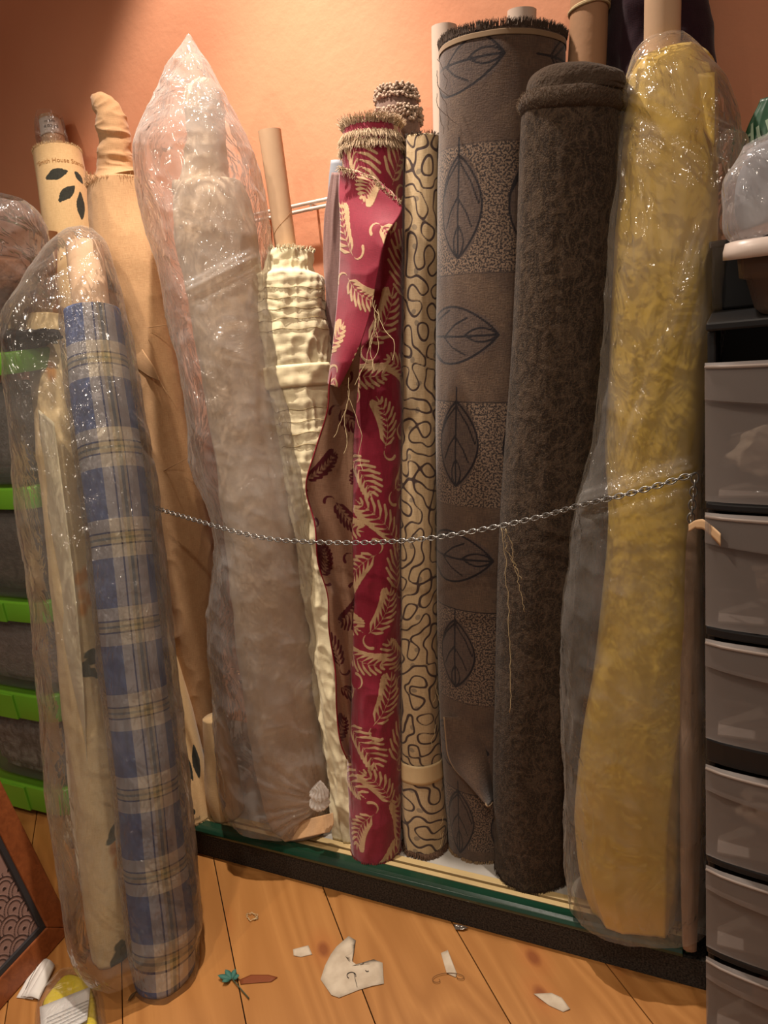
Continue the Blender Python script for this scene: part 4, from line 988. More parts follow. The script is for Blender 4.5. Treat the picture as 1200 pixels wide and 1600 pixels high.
for i, (a, b) in enumerate(rows):
    z1, z0 = tz(a), tz(b); z0 = max(z0, .008)
    ns = 18; V = []
    zs = [z1, z1-.004, z1-(z1-z0)*.24, z1-(z1-z0)*.26, z0+.01, z0]; ofs = [.010, .014, .016, .004, .0, .002]
    for z, of in zip(zs, ofs):
        for s in np.linspace(0, 1, ns):
            bow = .030*math.sin(PI*s)**.7 if 0 < s < 1 else 0
            V.append((TX+.0+TW*s, TY-of*.6-bow*(1.0 if of > .01 else .8), z-(.010*math.sin(PI*s) if z == zs[2] or z == zs[3] else 0)))
    Fc = [(r_*ns+j, r_*ns+j+1, (r_+1)*ns+j+1, (r_+1)*ns+j) for r_ in range(len(zs)-1) for j in range(ns-1)]
    o = link_mesh('drawer', V, Fc, M_FR, tw); solidify(o, .003, 0); md = o.modifiers.new('sharp', 'EDGE_SPLIT'); md.split_angle = .6
    lipv = [(x, y-.0025, z) for (x, y, z) in V[ns:2*ns]]
    vv_, ff_ = tube_vf(lipv, .0022, 6); link_mesh('drawer_rim', vv_, ff_, M_FRL, o)
    box_ = box_vf(TX+.016, TX+TW-.016, TY+.0, TY+TD-.03, z0+.004, z0+.007); link_mesh('drawer_bottom', *box_, M_FRL, o, smooth=False)
ctn = [(0, 'white crumpled plastic bundle seen inside the top drawer', srgb(214, 196, 176), (.062, .05, .040), .085), (1, 'dark fabric bundle with a pale end inside the second drawer', srgb(150, 124, 106), (.05, .05, .036), .11),
       (2, 'brown cloth bundle inside the third drawer', srgb(120, 92, 78), (.11, .06, .045), .19), (3, 'pale cloth bundle inside the fourth drawer', srgb(205, 184, 164), (.08, .05, .045), .12), (4, 'dark brown cloth bundle inside the fifth drawer', srgb(90, 70, 60), (.13, .07, .035), .17), (5, 'reddish cloth bundle inside the lowest drawer', srgb(160, 110, 96), (.08, .05, .028), .15)]
for i, lb, c, rad, xo in ctn:
    a, b = rows[i]; z0 = max(tz(b), .008)+.012
    o = blob('cloth_bundle', (TX+xo, TY+.07, z0+rad[2]*1.0), rad, m_plain('bundle cloth', c, .8, .2, (20, .5, .01)), None, seed=i+3); tag(o, lb, 'cloth')
# small screw-like silver tube in the top drawer
a = aty(1172, 772, TY+.02); vv_, ff_ = tube_vf([a, a+np.array([.024, .0, .004])], .0032, 10); o = link_mesh('metal_bobbin', vv_, ff_, M_STEEL, None); tag(o, 'small shiny metal tube lying in the top drawer', 'bobbin')
# tub with white lid and bags on the tower
bz = zt+.0125
M_TUB = m_frost('clear tub plastic', srgb(150, 128, 112), .5)
tb_ = aty(1190, 560, TY+.05)
o = None
tub = thing('storage_tub', 'clear plastic tub with a white snap lid on top of the drawer tower', 'tub', (TX+.17, TY+.12, bz))
zL = float(aty(1150, 400, TY)[2]); 
def tray(name, x0, x1, y0, y1, z0, z1, sx_, r_, mat, parent, th=.002):
    V = []; n = 40; prof = [(z0, .80), (z0+.008, .86), (z0+(z1-z0)*.62, .93), (z0+(z1-z0)*.66, .985), (z1, 1.0)]
    cx, cy = (x0+x1)/2, (y0+y1)/2
    for z, k in prof:
        for i in range(n):
            a = 2*PI*i/n; e = .35; c, s = math.cos(a), math.sin(a)
            V.append((cx+(x1-x0)/2*k*math.copysign(abs(c)**e, c), cy+(y1-y0)/2*k*math.copysign(abs(s)**e, s), z))
    Fc = [(r*n+i, r*n+(i+1) % n, (r+1)*n+(i+1) % n, (r+1)*n+i) for r in range(len(prof)-1) for i in range(n)]+[tuple(range(n))[::-1]]
    o = link_mesh(name, V, Fc, mat, parent); solidify(o, th, -1); return o
xL = float(aty(1150, 480, TY)[0])
zb_ = float(aty(1180, 558, TY)[2])
tray('tub_body', xL, xL+.30, TY-.005, TY+.2, max(bz+.001, zb_), zL-.004, 1, .02, M_TUB, tub)
xlid = float(aty(1127, 400, TY-.02)[0])
lidv = []
n = 48
for z, k, in ((zL-.004, 1.0), (zL+.006, 1.0), (zL+.016, .985), (zL+.018, .93), (zL+.012, .88)):
    for i in range(n):
        a = 2*PI*i/n; c, s = math.cos(a), math.sin(a); e = .3
        lidv.append((xlid+.175+.175*k*math.copysign(abs(c)**e, c), TY+.10+.125*k*math.copysign(abs(s)**e, s), z))
Fc = [(r*n+i, r*n+(i+1) % n, (r+1)*n+(i+1) % n, (r+1)*n+i) for r in range(4) for i in range(n)]+[tuple(range(n))[::-1], tuple(range(4*n, 5*n))]
link_mesh('tub_lid', lidv, Fc, m_plain('white lid plastic', srgb(214, 200, 190), .35, .4), tub)
o = blob('cloth_bundle', (xL+.13, TY+.10, zb_+.06), (.09, .065, .045), m_plain('brown yarn', srgb(104, 80, 66), .9, .1, (40, .8, .01)), None, seed=31); tag(o, 'brown cloth stuffed inside the clear tub with the white lid', 'cloth')
# black crate behind the tub
cr = thing('storage_crate', 'black plastic crate standing behind the clear tub beside the yellow roll', 'crate', (TX+.18, TY+.28, bz))
box('crate_body', (TX+.0, TX+.36, TY+.215, TY+TD-.005, bz, float(aty(1150, 380, TY+.22)[2])), M_BLKP, cr, .004)
box('crate_rim', (TX-.004, TX+.364, TY+.211, TY+TD-.001, float(aty(1150, 384, TY+.22)[2]), float(aty(1150, 372, TY+.22)[2])), M_BLKP, cr, .003)
# grey wrapped bundle and green bag
ztop = zL+.018
gb = Loft([(1166, 1200, 218), (1152, 1236, 250), (1143, 1262, 290), (1142, 1276, 320), (1150, 1280, 345), (1168, 1270, 358)], (TY+.10, TY+.10), nu=100, dv=.004, ryk=.8, disp=bag_disp(.010, 41, 9, 6))
r = thing('wrapped_bundle', 'pale grey bundle wrapped in clear plastic lying on the white tub lid', 'bundle', gb.base())
gi = Loft([(1172, 1200, 226), (1160, 1230, 255), (1152, 1250, 292), (1152, 1262, 320), (1162, 1262, 342)], (TY+.10, TY+.10), nu=80, dv=.005, ryk=.6, disp=lambda s: wr(s, .006, 6, 8, 5))
gi.mesh('grey_cloth', m_plain('pale grey cloth', srgb(148, 148, 152), .8, .2, (14, .6, .01)), r)
gb.mesh('wrap', m_plastic('hazy wrap', (.85, .85, .87), .3, 1.0, .5), r, caps=False)
gg = Loft([(1192, 1240, 150), (1180, 1250, 175), (1168, 1255, 205), (1158, 1262, 235), (1162, 1270, 300)], (TY+.28, TY+.28), nu=80, dv=.004, ryk=.6, disp=lambda s: .006*(ridge(s.TH*1.2, s.V*9, 0*s.V, 3)-.5))
r = thing('shopping_bag', 'dark green plastic bag with white looping lettering behind the grey bundle', 'bag', gg.base())
gg.mesh('bag_body', m_plain('dark green film', srgb(36, 84, 58), .35, .5, (14, .5, .01)), r)
text_on('bag_lettering', gg, 'dub', .052, -.012, gg.vy(218), m_plain('pale lettering', srgb(150, 176, 150), .5), r, rot=.5, off=.004)

# ================================================================== LEFT BINS
M_LIME = m_plain('lime green lid plastic', srgb(104, 168, 44), .35, .5)
M_BIN = m_frost('clear bin plastic', srgb(176, 176, 172), .22)
def fur(name, b, c1, c2, seed):
    x0, x1, y0, y1, z0, z1 = b; n = 60
    t = NT('fluffy lining'); co = t.coord(); a = t.noise(co, 24, 3, .6, 1.5); bb_ = t.noise(co, 160, 3)
    col = t.mix(t.map(a, .35, .65), c1, c2); m_ = t.done(t.bsdf(col, .95, t.bump(t.math('ADD', a, bb_), .9, .006), .1))
    c = ((x0+x1)/2, (y0+y1)/2, (z0+z1)/2)
    th = np.linspace(0, PI, 40)[:, None]; ph_ = np.linspace(0, 2*PI, 81)[None, :-1]
    d = np.stack([np.sin(th)*np.cos(ph_), np.sin(th)*np.sin(ph_), np.cos(th)+0*ph_], -1); q = np.sign(d)*np.abs(d)**.42
    k = 1-.10*ridge(d[..., 0]*3+5, d[..., 1]*3+5, d[..., 2]*3+5, seed, 3)
    P = np.array(c)+q*k[..., None]*np.array([(x1-x0)/2, (y1-y0)/2, (z1-z0)/2])
    Fc = [(i*80+j, i*80+(j+1) % 80, (i+1)*80+(j+1) % 80, (i+1)*80+j) for i in range(39) for j in range(80)]
    return link_mesh(name, P.reshape(-1, 3), Fc, m_)
BY = 1.13; BD = .20
bins = [(548, 575, 22, 762), (762, 788, 50, 944), (944, 968, 72, 1092), (1092, 1124, 84, 1236), (1240, 1270, 100, 1352)]
blab = ['topmost clear bin of the left stack, under the crumpled plastic bag', 'second bin from the top of the left stack, full of dark grey fleece', 'clear bin of the left stack holding pale grey wrapped cloth, third from the top', 'clear bin fourth from the top of the left stack, holding white film and brown net', 'lowest green-lidded bin of the left stack, beside the framed picture']
fcol = [((.20, .19, .18), (.33, .32, .31)), (srgb(88, 82, 76), srgb(128, 120, 112)), (srgb(150, 140, 136), srgb(176, 166, 162)), (srgb(120, 108, 98), srgb(196, 190, 184)), (srgb(60, 50, 54), srgb(84, 70, 70))]
flab = ['grey film and cloth inside the topmost left bin', 'dark grey fleece folded inside the second bin from the top', 'pale grey cloth in film inside the third left bin', 'brown net and white film inside the fourth left bin', 'dark cloth inside the lowest left bin']
for i, (lt, lbm, xr_, bb_) in enumerate(bins):
    zt_, zl_, z0 = [float(aty(xr_, y, BY)[2]) for y in (lt, lbm, bb_)]; X1 = float(aty(xr_, lt, BY)[0]); z0 = max(z0, .001)
    bn = thing('storage_bin', blab[i], 'bin', (X1-.2, BY+BD/2, z0), 'green-lidded bins')
    o = tray('bin_body', X1-.42, X1-.006, BY+.006, BY+BD, z0+.001, zl_+.001, 1, .02, M_BIN, bn)
    V = []; n = 48; cx, cy = X1-.213, BY+BD/2
    for z, k in ((zl_-.012, 1.0), (zl_-.008, 1.01), (zt_-.006, 1.0), (zt_-.001, .985), (zt_-.001, .9), (zt_-.008, .88)):
        for j in range(n):
            a = 2*PI*j/n; c, s = math.cos(a), math.sin(a); e = .3
            V.append((cx+.213*k*math.copysign(abs(c)**e, c), cy+(BD/2+.006)*k*math.copysign(abs(s)**e, s), z))
    Fc = [(r_*n+j, r_*n+(j+1) % n, (r_+1)*n+(j+1) % n, (r_+1)*n+j) for r_ in range(5) for j in range(n)]+[tuple(range(5*n, 6*n))]
    link_mesh('bin_lid', V, Fc, M_LIME, bn)
    # snap handle on the front
    box('lid_clip', (X1-.27, X1-.15, BY-.012, BY-.004, zl_-.014, zt_-.004), M_LIME, bn, .002)
    f_ = fur('folded_cloth', (X1-.38, X1-.035, BY+.02, BY+BD-.018, z0+.008, z0+.008+(zl_-z0)*.86), fcol[i][0], fcol[i][1], i); tag(f_, flab[i], 'cloth')
# crumpled bag on the bins
zt_ = float(aty(22, 548, BY)[2])
cb = Loft([(-10, 24, 306), (-40, 52, 322), (-70, 66, 360), (-85, 72, 410), (-88, 66, 460), (-85, 58, 505), (-80, 44, 532)], (BY+.09, BY+.09), nu=120, dv=.004, ryk=.7, disp=bag_disp(.014, 51, 8, 7))
r = thing('plastic_bag', 'crumpled clear plastic bag of brown and black stuff on top of the left bins', 'plastic bag', cb.base())
cb.mesh('bag_film', m_plastic('crumpled film', (.86, .82, .78), .22, 1.2, .5), r, caps=False)
cbi = Loft([(-60, 30, 400), (-75, 48, 430), (-78, 46, 470), (-72, 30, 505)], (BY+.1, BY+.1), nu=80, dv=.005, ryk=.6, disp=lambda s: .02*(fbm(s.G[..., 0]*18, s.G[..., 1]*18, s.G[..., 2]*18, 3)-.5))
cbi.mesh('brown_stuffing', m_plain('rusty brown stuffing', srgb(112, 76, 54), .9, .1, (50, .9, .01)), r)
o = blob('dark_cloth', (float(aty(0, 515, BY)[0])-.02, BY+.06, zt_+.022), (.11, .05, .024), m_plain('black cloth', (.012, .011, .012), .85, .2, (30, .5, .006)), None, 7); tag(o, 'black cloth squeezed under the crumpled bag on the topmost bin', 'cloth')
# black low tub and pale crochet scrap at the foot
X1 = float(aty(98, 1250, 1.12)[0])

# ================================================================== FRAMED PICTURE
c0 = atz(115, 1450); c1 = atz(0, 1580); w = unit(c1-c0); nh = np.cross(w, [0, 0, 1.])
al = math.radians(12.5); fu = math.cos(al)*np.array([0, 0, 1.])+math.sin(al)*nh; fn = np.cross(w, fu)
if fn[0] < 0: fn = -fn
FW, FH, FB, MT = .62, .80, .052, .012
c0 = c0+fn*.0+np.array([0, 0, .001])
fo = thing('framed_picture', 'wooden framed mosaic-like picture of shells leaning at the lower left', 'picture', c0)
def fq(a, b, d): return c0+w*a+fu*b+fn*d
def fbar(pts, d0, d1, name, mat, bv=.003):
    V = [fq(a, b, d) for d in (d0, d1) for a, b in pts]; n = len(pts)
    Fc = [tuple(range(n))[::-1], tuple(range(n, 2*n))]+[(i, (i+1) % n, n+(i+1) % n, n+i) for i in range(n)]
    o = link_mesh(name, V, Fc, mat, fo, smooth=False); bevel(o, bv); return o
t = NT('reddish wood frame'); co = t.coord(); mp = t.n('Mapping'); t.set(mp.inputs[0], co); mp.inputs['Scale'].default_value = (14, 14, 14)
M_FRW = t.done(t.bsdf(t.mix(t.map(t.noise(mp.outputs[0], 4, 4, .6, 1), .3, .7), srgb(146, 82, 44), srgb(118, 62, 32)), .4, None, .4))
th_ = .022
for nm, pts in (('frame_side', [(0, 0), (FB, FB), (FB, FH-FB), (0, FH)]), ('frame_bottom', [(0, 0), (FW, 0), (FW-FB, FB), (FB, FB)]), ('frame_side', [(FW, 0), (FW, FH), (FW-FB, FH-FB), (FW-FB, FB)]), ('frame_top', [(0, FH), (FB, FH-FB), (FW-FB, FH-FB), (FW, FH)])):
    fbar(pts, -th_, 0, nm, M_FRW)
M_MAT = m_plain('blackened inner frame', srgb(52, 50, 52), .5)
for pts in ([(FB, FB), (FB+MT, FB+MT), (FB+MT, FH-FB-MT), (FB, FH-FB)], [(FB, FB), (FW-FB, FB), (FW-FB-MT, FB+MT), (FB+MT, FB+MT)]):
    fbar(pts, -th_+.004, -.004, 'inner_border', M_MAT, .001)
# picture relief: SDF pattern on a dense grid
gw, gh = FW-2*(FB+MT), FH-2*(FB+MT); nu_, nv_ = 200, 260
uu, vv2 = np.meshgrid(np.linspace(0, gw, nu_), np.linspace(0, gh, nv_))
D = np.full(uu.shape, .02); tone = np.full(uu.shape, .35)
for j in range(0, 9):                                       # scalloped scales at the foot
    for i in range(-1, 14):
        cx, cy = i*.052+(j % 2)*.026, j*.026-.004
        k = np.hypot(uu-cx, vv2-cy)
        sel = (vv2 > cy-.002) & (uu+vv2*0 < .6)
        for rr in (.025, .017):
            D = np.where(sel & (vv2 < .16), np.minimum(D, np.abs(k-rr)-.0012), D)
        D = np.where(sel & (vv2 < .16), np.minimum(D, k-.0045), D)
sx_, sy_ = .085, .235                                      # coiled shell
dx, dy = uu-sx_, vv2-sy_; R_ = np.hypot(dx, dy)+1e-6; A_ = np.arctan2(dy, dx)
inside = R_ < .085
q = np.log(R_/.006)/.26-A_; sp = np.abs(((q/(2*PI)) % 1)-.5)*2*PI*.26*R_
D = np.where(inside, np.minimum(sp*.5-.0012, .02), D); sg = np.abs(((A_*11/(2*PI)+R_*20) % 1)-.5)*2*PI*R_/11-.0008
D = np.where(inside, np.minimum(D, sg), D); D = np.minimum(D, np.abs(R_-.085)-.0025); tone = np.where(inside, .9, tone)
fx, fy = .36, .17                                          # ribbed fan
dx, dy = uu-fx, vv2-fy; R2 = np.hypot(dx, dy)+1e-6; A2 = np.arctan2(dy, dx); fan = (R2 < .26) & (A2 > .9) & (A2 < 2.9) & ~inside & (vv2 > .16)
fd_ = np.abs(((A2*13/PI) % 1)-.5)*PI*R2/13-.0014; D = np.where(fan, fd_, D); tone = np.where(fan, .12+.1*np.sin(A2*26), tone); D = np.minimum(D, np.where(vv2 > .16, np.abs(R2-.26)-.002, .02))
flo = (vv2 > .33) & ~fan & ~inside
for k in range(46):
    cx, cy = random.uniform(0, gw), random.uniform(.34, gh); rr = random.uniform(.012, .026)
    k2 = np.hypot(uu-cx, vv2-cy); D = np.where(flo, np.minimum(D, np.abs(k2-rr)-.0011), D); tone = np.where(flo & (k2 < rr), 1.2+.8*random.random(), tone)
t = NT('shell picture'); tn = t.attr('tone')
col = t.ramp(t.math('MULTIPLY', tn, .5), [(0, srgb(92, 66, 78)), (.15, srgb(126, 98, 100)), (.2, srgb(160, 128, 108)), (.42, srgb(206, 178, 132)), (.55, srgb(206, 178, 132)), (.62, srgb(120, 150, 160)), (.8, srgb(170, 120, 130)), (1, srgb(90, 130, 140))])
col = t.mix(t.map(t.attr('sdf'), -.0006, .0008, 1, 0), col, srgb(58, 44, 42))
M_ART = t.done(t.bsdf(col, .45, t.bump(t.map(t.attr('sdf'), -.001, .002), .6, .002), .4))
P = (c0[None, None, :]+w*(FB+MT+uu)[..., None]+fu*(FB+MT+vv2)[..., None]+fn*(-.012))
i = np.arange(nv_-1)[:, None]; j = np.arange(nu_-1)[None, :]; Q = np.stack([i*nu_+j, i*nu_+j+1, (i+1)*nu_+j+1, (i+1)*nu_+j], -1).reshape(-1, 4)
link_mesh('picture_panel', P.reshape(-1, 3), Q.tolist(), M_ART, fo, attrs={'sdf': D.reshape(-1), 'tone': tone.reshape(-1)})
fbar([(.01, .01), (FW-.01, .01), (FW-.01, FH-.01), (.01, FH-.01)], -th_-.004, -th_+.002, 'backing_board', M_CARD2, .001)

# ================================================================== FLOOR LITTER
def flat(name, pts, mat, z=.0012, th=.0006, label=None, cat=None, parent=None, wav=.0015, res=14, group=None):
    """irregular flat scrap following a pixel outline on the floor, slightly cockled"""
    W = np.array([atz(x, y)[:2] for x, y in pts]); c = W.mean(0); V = [(*c, z+wav)]
    n = len(W); rings = 4
    for k in range(1, rings+1):
        for i in range(n):
            p = c+(W[i]-c)*k/rings; V.append((*p, z+wav*float(noise3(np.array(p[0]*60), np.array(p[1]*60), np.array(0.), 5))*1.6))
    Fc = [(0, 1+i, 1+(i+1) % n) for i in range(n)]
    for k in range(rings-1):
        for i in range(n):
            a = 1+k*n+i; b = 1+k*n+(i+1) % n; Fc.append((a, a+n, b+n, b))
    o = link_mesh(name, V, Fc, mat, parent); solidify(o, th, 1)
    if label: tag(o, label, cat, group)
    return o
t = NT('pale interfacing paper'); M_SCR = t.done(t.bsdf(t.mix(t.map(t.noise(t.coord(), 30, 3), .35, .65), srgb(206, 192, 170), srgb(186, 170, 148)), .75, t.bump(t.noise(t.coord(), 40, 3), .4, .003), .25))
sp = thing('paper_scrap', 'large cut pale paper scrap with a drawn smiling face on the floor', 'paper', atz(550, 1515))
flat('scrap_sheet', [(526, 1480), (545, 1464), (556, 1470), (550, 1490), (540, 1496), (556, 1508), (578, 1508), (584, 1500), (598, 1506), (600, 1538), (582, 1542), (560, 1548), (530, 1560), (518, 1556), (501, 1531), (508, 1510), (517, 1492)], M_SCR, parent=sp, th=.0005)
def ink(name, pts, parent, z=.0042, r_=.0007, mat=None):
    vv_, ff_ = tube_vf([atz(x, y, z) for x, y in pts], r_, 5); return link_mesh(name, vv_, ff_, mat or M_INK, parent)
ink('drawn_curve', [(549+7*math.cos(a), 1524+5*math.sin(a)) for a in np.linspace(2.2, 6.6, 14)], sp)
ink('drawn_curve', [(571, 1516), (573, 1518), (576, 1517)], sp)
ink('drawn_mark', [(553, 1520), (555, 1530), (558, 1542)], sp, r_=.0005)
flat('paper_scrap', [(458, 1485), (482, 1478), (488, 1492), (470, 1496), (459, 1494)], M_SCR, label='small square pale paper scrap left of the large smiling scrap', cat='paper')
rt = thing('paper_scrap', 'narrow pale paper scrap tangled with brown thread, right of the large scrap', 'paper', atz(702, 1508))
flat('scrap_sheet', [(689, 1490), (700, 1486), (714, 1522), (712, 1528), (698, 1522)], M_SCR, parent=rt)
ink('thread_tangle', [(672+14*math.cos(a)+a*6, 1530+6*math.sin(a)-a*.8) for a in np.linspace(0, 9, 40)], rt, .004, .0006, m_plain('brown thread', srgb(110, 76, 44), .9))
flat('paper_scrap', [(834, 1554), (862, 1553), (878, 1560), (891, 1578), (880, 1582), (858, 1572)], M_SCR, label='torn pale scrap with dark specks on the floor nearest the drawer tower', cat='paper')
flat('foil_bit', [(709, 1447), (722, 1449), (732, 1453), (724, 1456), (712, 1455)], m_plain('silver foil', srgb(170, 160, 150), .25, .5, (90, .8, .004), metal=.8), wav=.004, label='tiny crumpled foil bit against the black platform front', cat='foil')
# teal leaf sprig
spg = thing('fabric_sprig', 'small teal artificial leaf sprig on the floor near the brown knot mark', 'sprig', atz(360, 1530))
M_TEAL = m_plain('teal leaf cloth', srgb(60, 112, 100), .7)
def leaflet(name, a, b, wd, mat, parent, lift=.006):
    A, B = atz(*a, .004), atz(*b, .004+lift); d = B-A; s = unit(np.cross(d, [0, 0, 1]))*wd; V = []
    for k in range(7):
        q = k/6; h_ = math.sin(PI*min(1, q*1.02))**.7
        for sgn in (-1, 0, 1): V.append(A+d*q+s*sgn*h_+np.array([0, 0, .003*math.sin(PI*q)*(1 if sgn == 0 else .3)]))
    Fc = [(3*k+j, 3*k+j+1, 3*k+4+j, 3*k+3+j) for k in range(6) for j in (0, 1)]
    o = link_mesh(name, V, Fc, mat, parent); solidify(o, .0006); return o
for a, b in (((362, 1530), (340, 1524)), ((362, 1530), (352, 1515)), ((362, 1530), (368, 1514)), ((364, 1530), (374, 1524)), ((360, 1530), (347, 1534))): leaflet('leaf', a, b, .006, M_TEAL, spg)
vv_, ff_ = tube_vf([atz(358, 1524, .004), atz(370, 1538, .006), atz(389, 1560, .004)], .0012, 6); link_mesh('stem', vv_, ff_, m_plain('green stem', srgb(70, 80, 60), .7), spg)
st_ = thing('dry_leaf', 'thin dark dried leaf on the floor just right of the plaid roll foot', 'leaf', atz(206, 1556)); leaflet('leaf_blade', (200, 1564), (213, 1549), .004, m_plain('dry leaf', srgb(88, 64, 34), .8), st_, .004)
st_['label'] = 'thin dark dried leaf on the floor just left of the plaid roll foot'
o = flat('wood_sliver', [(374, 1532), (392, 1524), (420, 1524), (434, 1528), (424, 1535), (396, 1537), (376, 1539)], m_plain('reddish brown sliver', srgb(128, 66, 30), .7), wav=.001, label='reddish brown bark sliver on the floor beside the teal sprig', cat='sliver')
ln = [atz(394+12*math.cos(a)*random.uniform(.4, 1), 1432+8*math.sin(a)*random.uniform(.4, 1), .004) for a in np.linspace(0, 14, 40)]
vv_, ff_ = tube_vf(ln, .0006, 4); o = link_mesh('thread_tangle', vv_, ff_, M_THREAD); tag(o, 'small tangle of pale thread on the floor in front of the platform', 'thread')
# leaflet
lt = thing('folded_leaflet', 'folded white paper leaflet on the floor in front of the framed picture', 'leaflet', atz(52, 1548))
A_, B_, C_, D_ = atz(26, 1560), atz(55, 1564), atz(58, 1500), atz(86, 1515)
def quad_sheet(name, fn_, mat, parent, nu_=12, nv_=8, th=.0006):
    V = [fn_(a, b) for b in np.linspace(0, 1, nv_) for a in np.linspace(0, 1, nu_)]
    Fc = [(r*nu_+c, r*nu_+c+1, (r+1)*nu_+c+1, (r+1)*nu_+c) for r in range(nv_-1) for c in range(nu_-1)]
    o = link_mesh(name, V, Fc, mat, parent); solidify(o, th); return o
for k, (h_, x0, x1) in enumerate(((.002, (26, 1560), (60, 1500)), (.014, (33, 1560), (68, 1506)), (.022, (40, 1562), (74, 1512)))):
    def fn_(a, b, k=k, h_=h_, x0=x0, x1=x1):
        p0 = atz(x0[0], x0[1]); p1 = atz(x1[0], x1[1]); q = p0+(p1-p0)*b; side = atz(x0[0]+26-k*2, x0[1]+3)-p0
        return q+side*a*(1-.35*b)+np.array([0, 0, .002+h_*math.sin(PI*(a*.8+.1))*(.4+.6*b)])
    quad_sheet('page', fn_, M_PAPER, lt)
ink('fold_line', [(40, 1546), (48, 1528), (60, 1506)], lt, .020, .0006)
# yellow packet with paper insert
yk = thing('plastic_packet', 'yellow cloth in a clear packet with a printed white card on the floor', 'packet', atz(115, 1570))
o = Loft([(92, 128, 1522), (72, 144, 1540), (58, 154, 1562), (50, 158, 1590), (44, 160, 1640)], (.60, .60), nu=8, dv=.01)
def pad(name, outline, mat, parent, h_, z0=.001, amp=.004, seed=1):
    W = np.array([atz(x, y)[:2] for x, y in outline]); c = W.mean(0); n = len(W); V = [(*c, z0+h_)]; rings = 8
    for k in range(1, rings+1):
        q = k/rings
        for i in range(n):
            p = c+(W[i]-c)*q; z = z0+h_*math.sqrt(max(0, 1-q**3))+amp*float(ridge(np.array(p[0]*45), np.array(p[1]*45), np.array(0.), seed, 2))*(1-q)**.4
            V.append((*p, z))
    Fc = [(0, 1+i, 1+(i+1) % n) for i in range(n)]
    for k in range(rings-1):
        for i in range(n):
            a = 1+k*n+i; b = 1+k*n+(i+1) % n; Fc.append((a, a+n, b+n, b))
    Fc.append(tuple(1+(rings-1)*n+i for i in range(n))[::-1])
    return link_mesh(name, V, Fc, mat, parent)
def smooth_outline(pts, m_=6):
    P = np.array(pts+[pts[0], pts[1]], float); t_ = np.arange(len(P)); P = np.array([pts[-1]]+list(P)); t_ = np.arange(len(P))*1.0
    return catmull(P, t_, np.linspace(1, len(pts)+1, len(pts)*m_+1)[:-1])
pad('yellow_cloth', smooth_outline([(100, 1526), (118, 1524), (136, 1534), (146, 1552), (152, 1580), (150, 1625), (100, 1640), (66, 1620), (70, 1590), (66, 1570), (80, 1548)]), m_plain('yellow felt', srgb(214, 192, 50), .8, .2, (30, .4, .006)), yk, .014, .001, .002)
CA = [(66, 1586), (145, 1554), (140, 1606), (70, 1650)]
flat('printed_card', CA, m_plain('white card', srgb(214, 212, 208), .6), z=.021, parent=yk, wav=.0006)
for r_ in range(8):
    q = .12+.1*r_; a = (CA[0][0]+(CA[3][0]-CA[0][0])*q, CA[0][1]+(CA[3][1]-CA[0][1])*q); b = (CA[1][0]+(CA[2][0]-CA[1][0])*q, CA[1][1]+(CA[2][1]-CA[1][1])*q)
    if r_ > 3 and r_ % 2: continue
    pts = [(a[0]+(b[0]-a[0])*s, a[1]+(b[1]-a[1])*s) for s in (.08, .3, .5, .7, .92)]
    o_ = ink('print_line', pts, yk, .0235, .0005, m_plain('grey print', srgb(120, 120, 124), .8))
pad('packet_film', smooth_outline([(96, 1518), (122, 1516), (146, 1530), (158, 1552), (164, 1580), (160, 1640), (60, 1650), (54, 1600), (60, 1560), (76, 1538)]), m_plastic('packet film', (1, 1, .95), .03, .5, .2, 1.0, .3), yk, .027, .0008, .003, 3)
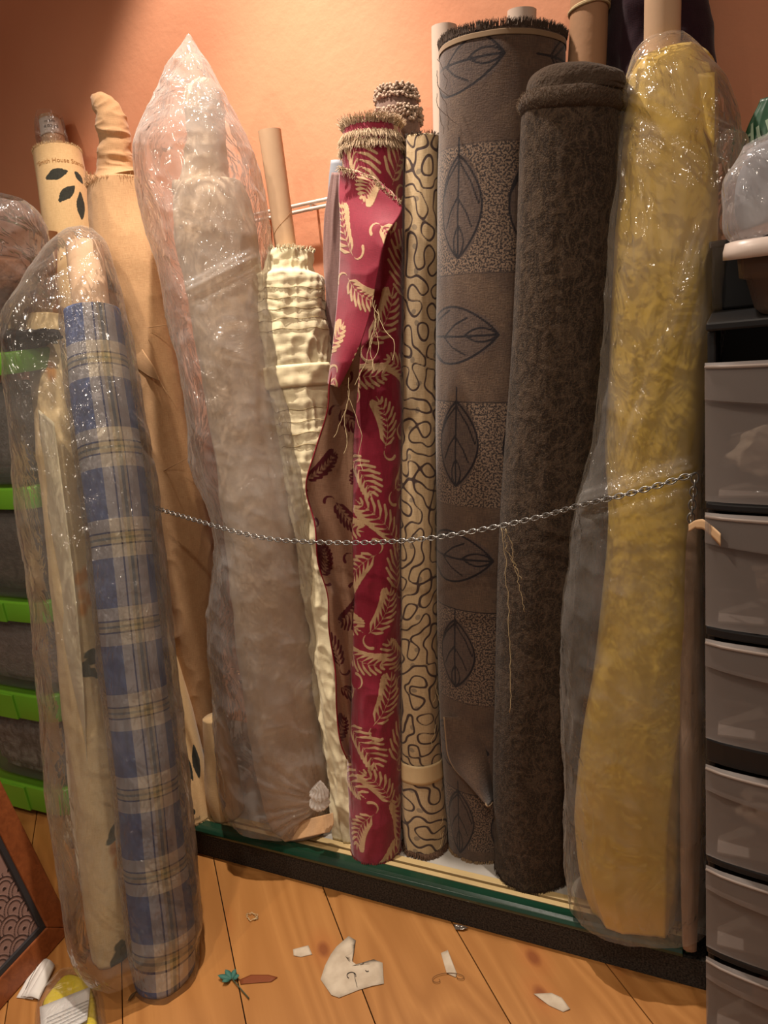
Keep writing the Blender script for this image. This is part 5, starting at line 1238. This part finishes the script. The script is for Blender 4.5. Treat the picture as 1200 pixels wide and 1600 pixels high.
# masking tape tag stuck on the bag at the right
mt = aty(1095, 830, 1.06)
def fn_(a, b):
    px_ = 1076+a*50; y_ = 815+max(0, a-.45)*34-4*math.sin(PI*a); hgt_ = 12+8*a
    if a < .25: hgt_ = 12
    return aty(px_, y_+b*hgt_+max(0, .22-a)*20, 1.082-.057*a)
o = quad_sheet('masking_tape', fn_, m_plain('tan masking tape', srgb(206, 172, 132), .6), None, 20, 5, .0005); tag(o, 'torn tan masking tape strip curling beside the hanging chain end and drawer tower', 'tape')
# crochet scrap
o = blob('crochet_scrap', atz(106, 1382, .02)+np.array([-.05, .08, .03]), (.02, .02, .05), m_plain('crochet cotton', srgb(190, 170, 140), .95, .1, (120, 1, .004)), None, 8); tag(o, 'pale crocheted scrap on the floor behind the framed picture corner', 'crochet')
o.location.z = .045

# ================================================================== LIGHT
def spot(name, loc, tgt, power, col, size, blend, rad):
    ld = bpy.data.lights.new(name, 'SPOT'); ld.energy = power; ld.color = col; ld.spot_size = math.radians(size); ld.spot_blend = blend; ld.shadow_soft_size = rad
    o = bpy.data.objects.new(name, ld); COL.objects.link(o); o.location = loc
    o.rotation_euler = (Vector(tgt)-Vector(loc)).to_track_quat('-Z', 'Y').to_euler(); return o
spot('track_spot', (-.85, 1.2, 2.8), (-.85, 1.28, 0), 100, (1, .85, .73), 79, .3, .03)
spot('track_spot_core', (-.85, 1.2, 2.8), (-.84, 1.36, 0), 105, (1, .88, .76), 54, .7, .02)
spot('ceiling_spot_floor', (-.9, .25, 2.6), (-.85, .95, .2), 52, (1, .82, .64), 85, .6, .04)
w_ = bpy.data.worlds.new('world'); scene.world = w_; w_.use_nodes = True
bg = w_.node_tree.nodes['Background']; bg.inputs[0].default_value = (1, .86, .73, 1); bg.inputs[1].default_value = .28
spot('glint_fill_right', (.35, -.35, 2.7), (-.45, 1.3, .7), 34, (1, .84, .68), 70, .8, .035)  # added lamp behind the camera, for glints on the film and front fill
spot('glint_fill_left', (-1.7, -.5, 2.7), (-1.2, 1.2, .9), 42, (1, .84, .68), 65, .8, .035)  # second added lamp, rear left: film glints and extra light on the plaid
vs_ = scene.view_settings; vs_.view_transform = 'Standard'; vs_.look = 'None'; vs_.gamma = 1; vs_.use_curve_mapping = False; vs_.exposure = 0
scene.cycles.transparent_max_bounces = 24; scene.cycles.max_bounces = 8
for o in list(bpy.data.objects):
    if o.type == 'MESH' and not o.data.materials: print('nomat', o.name)
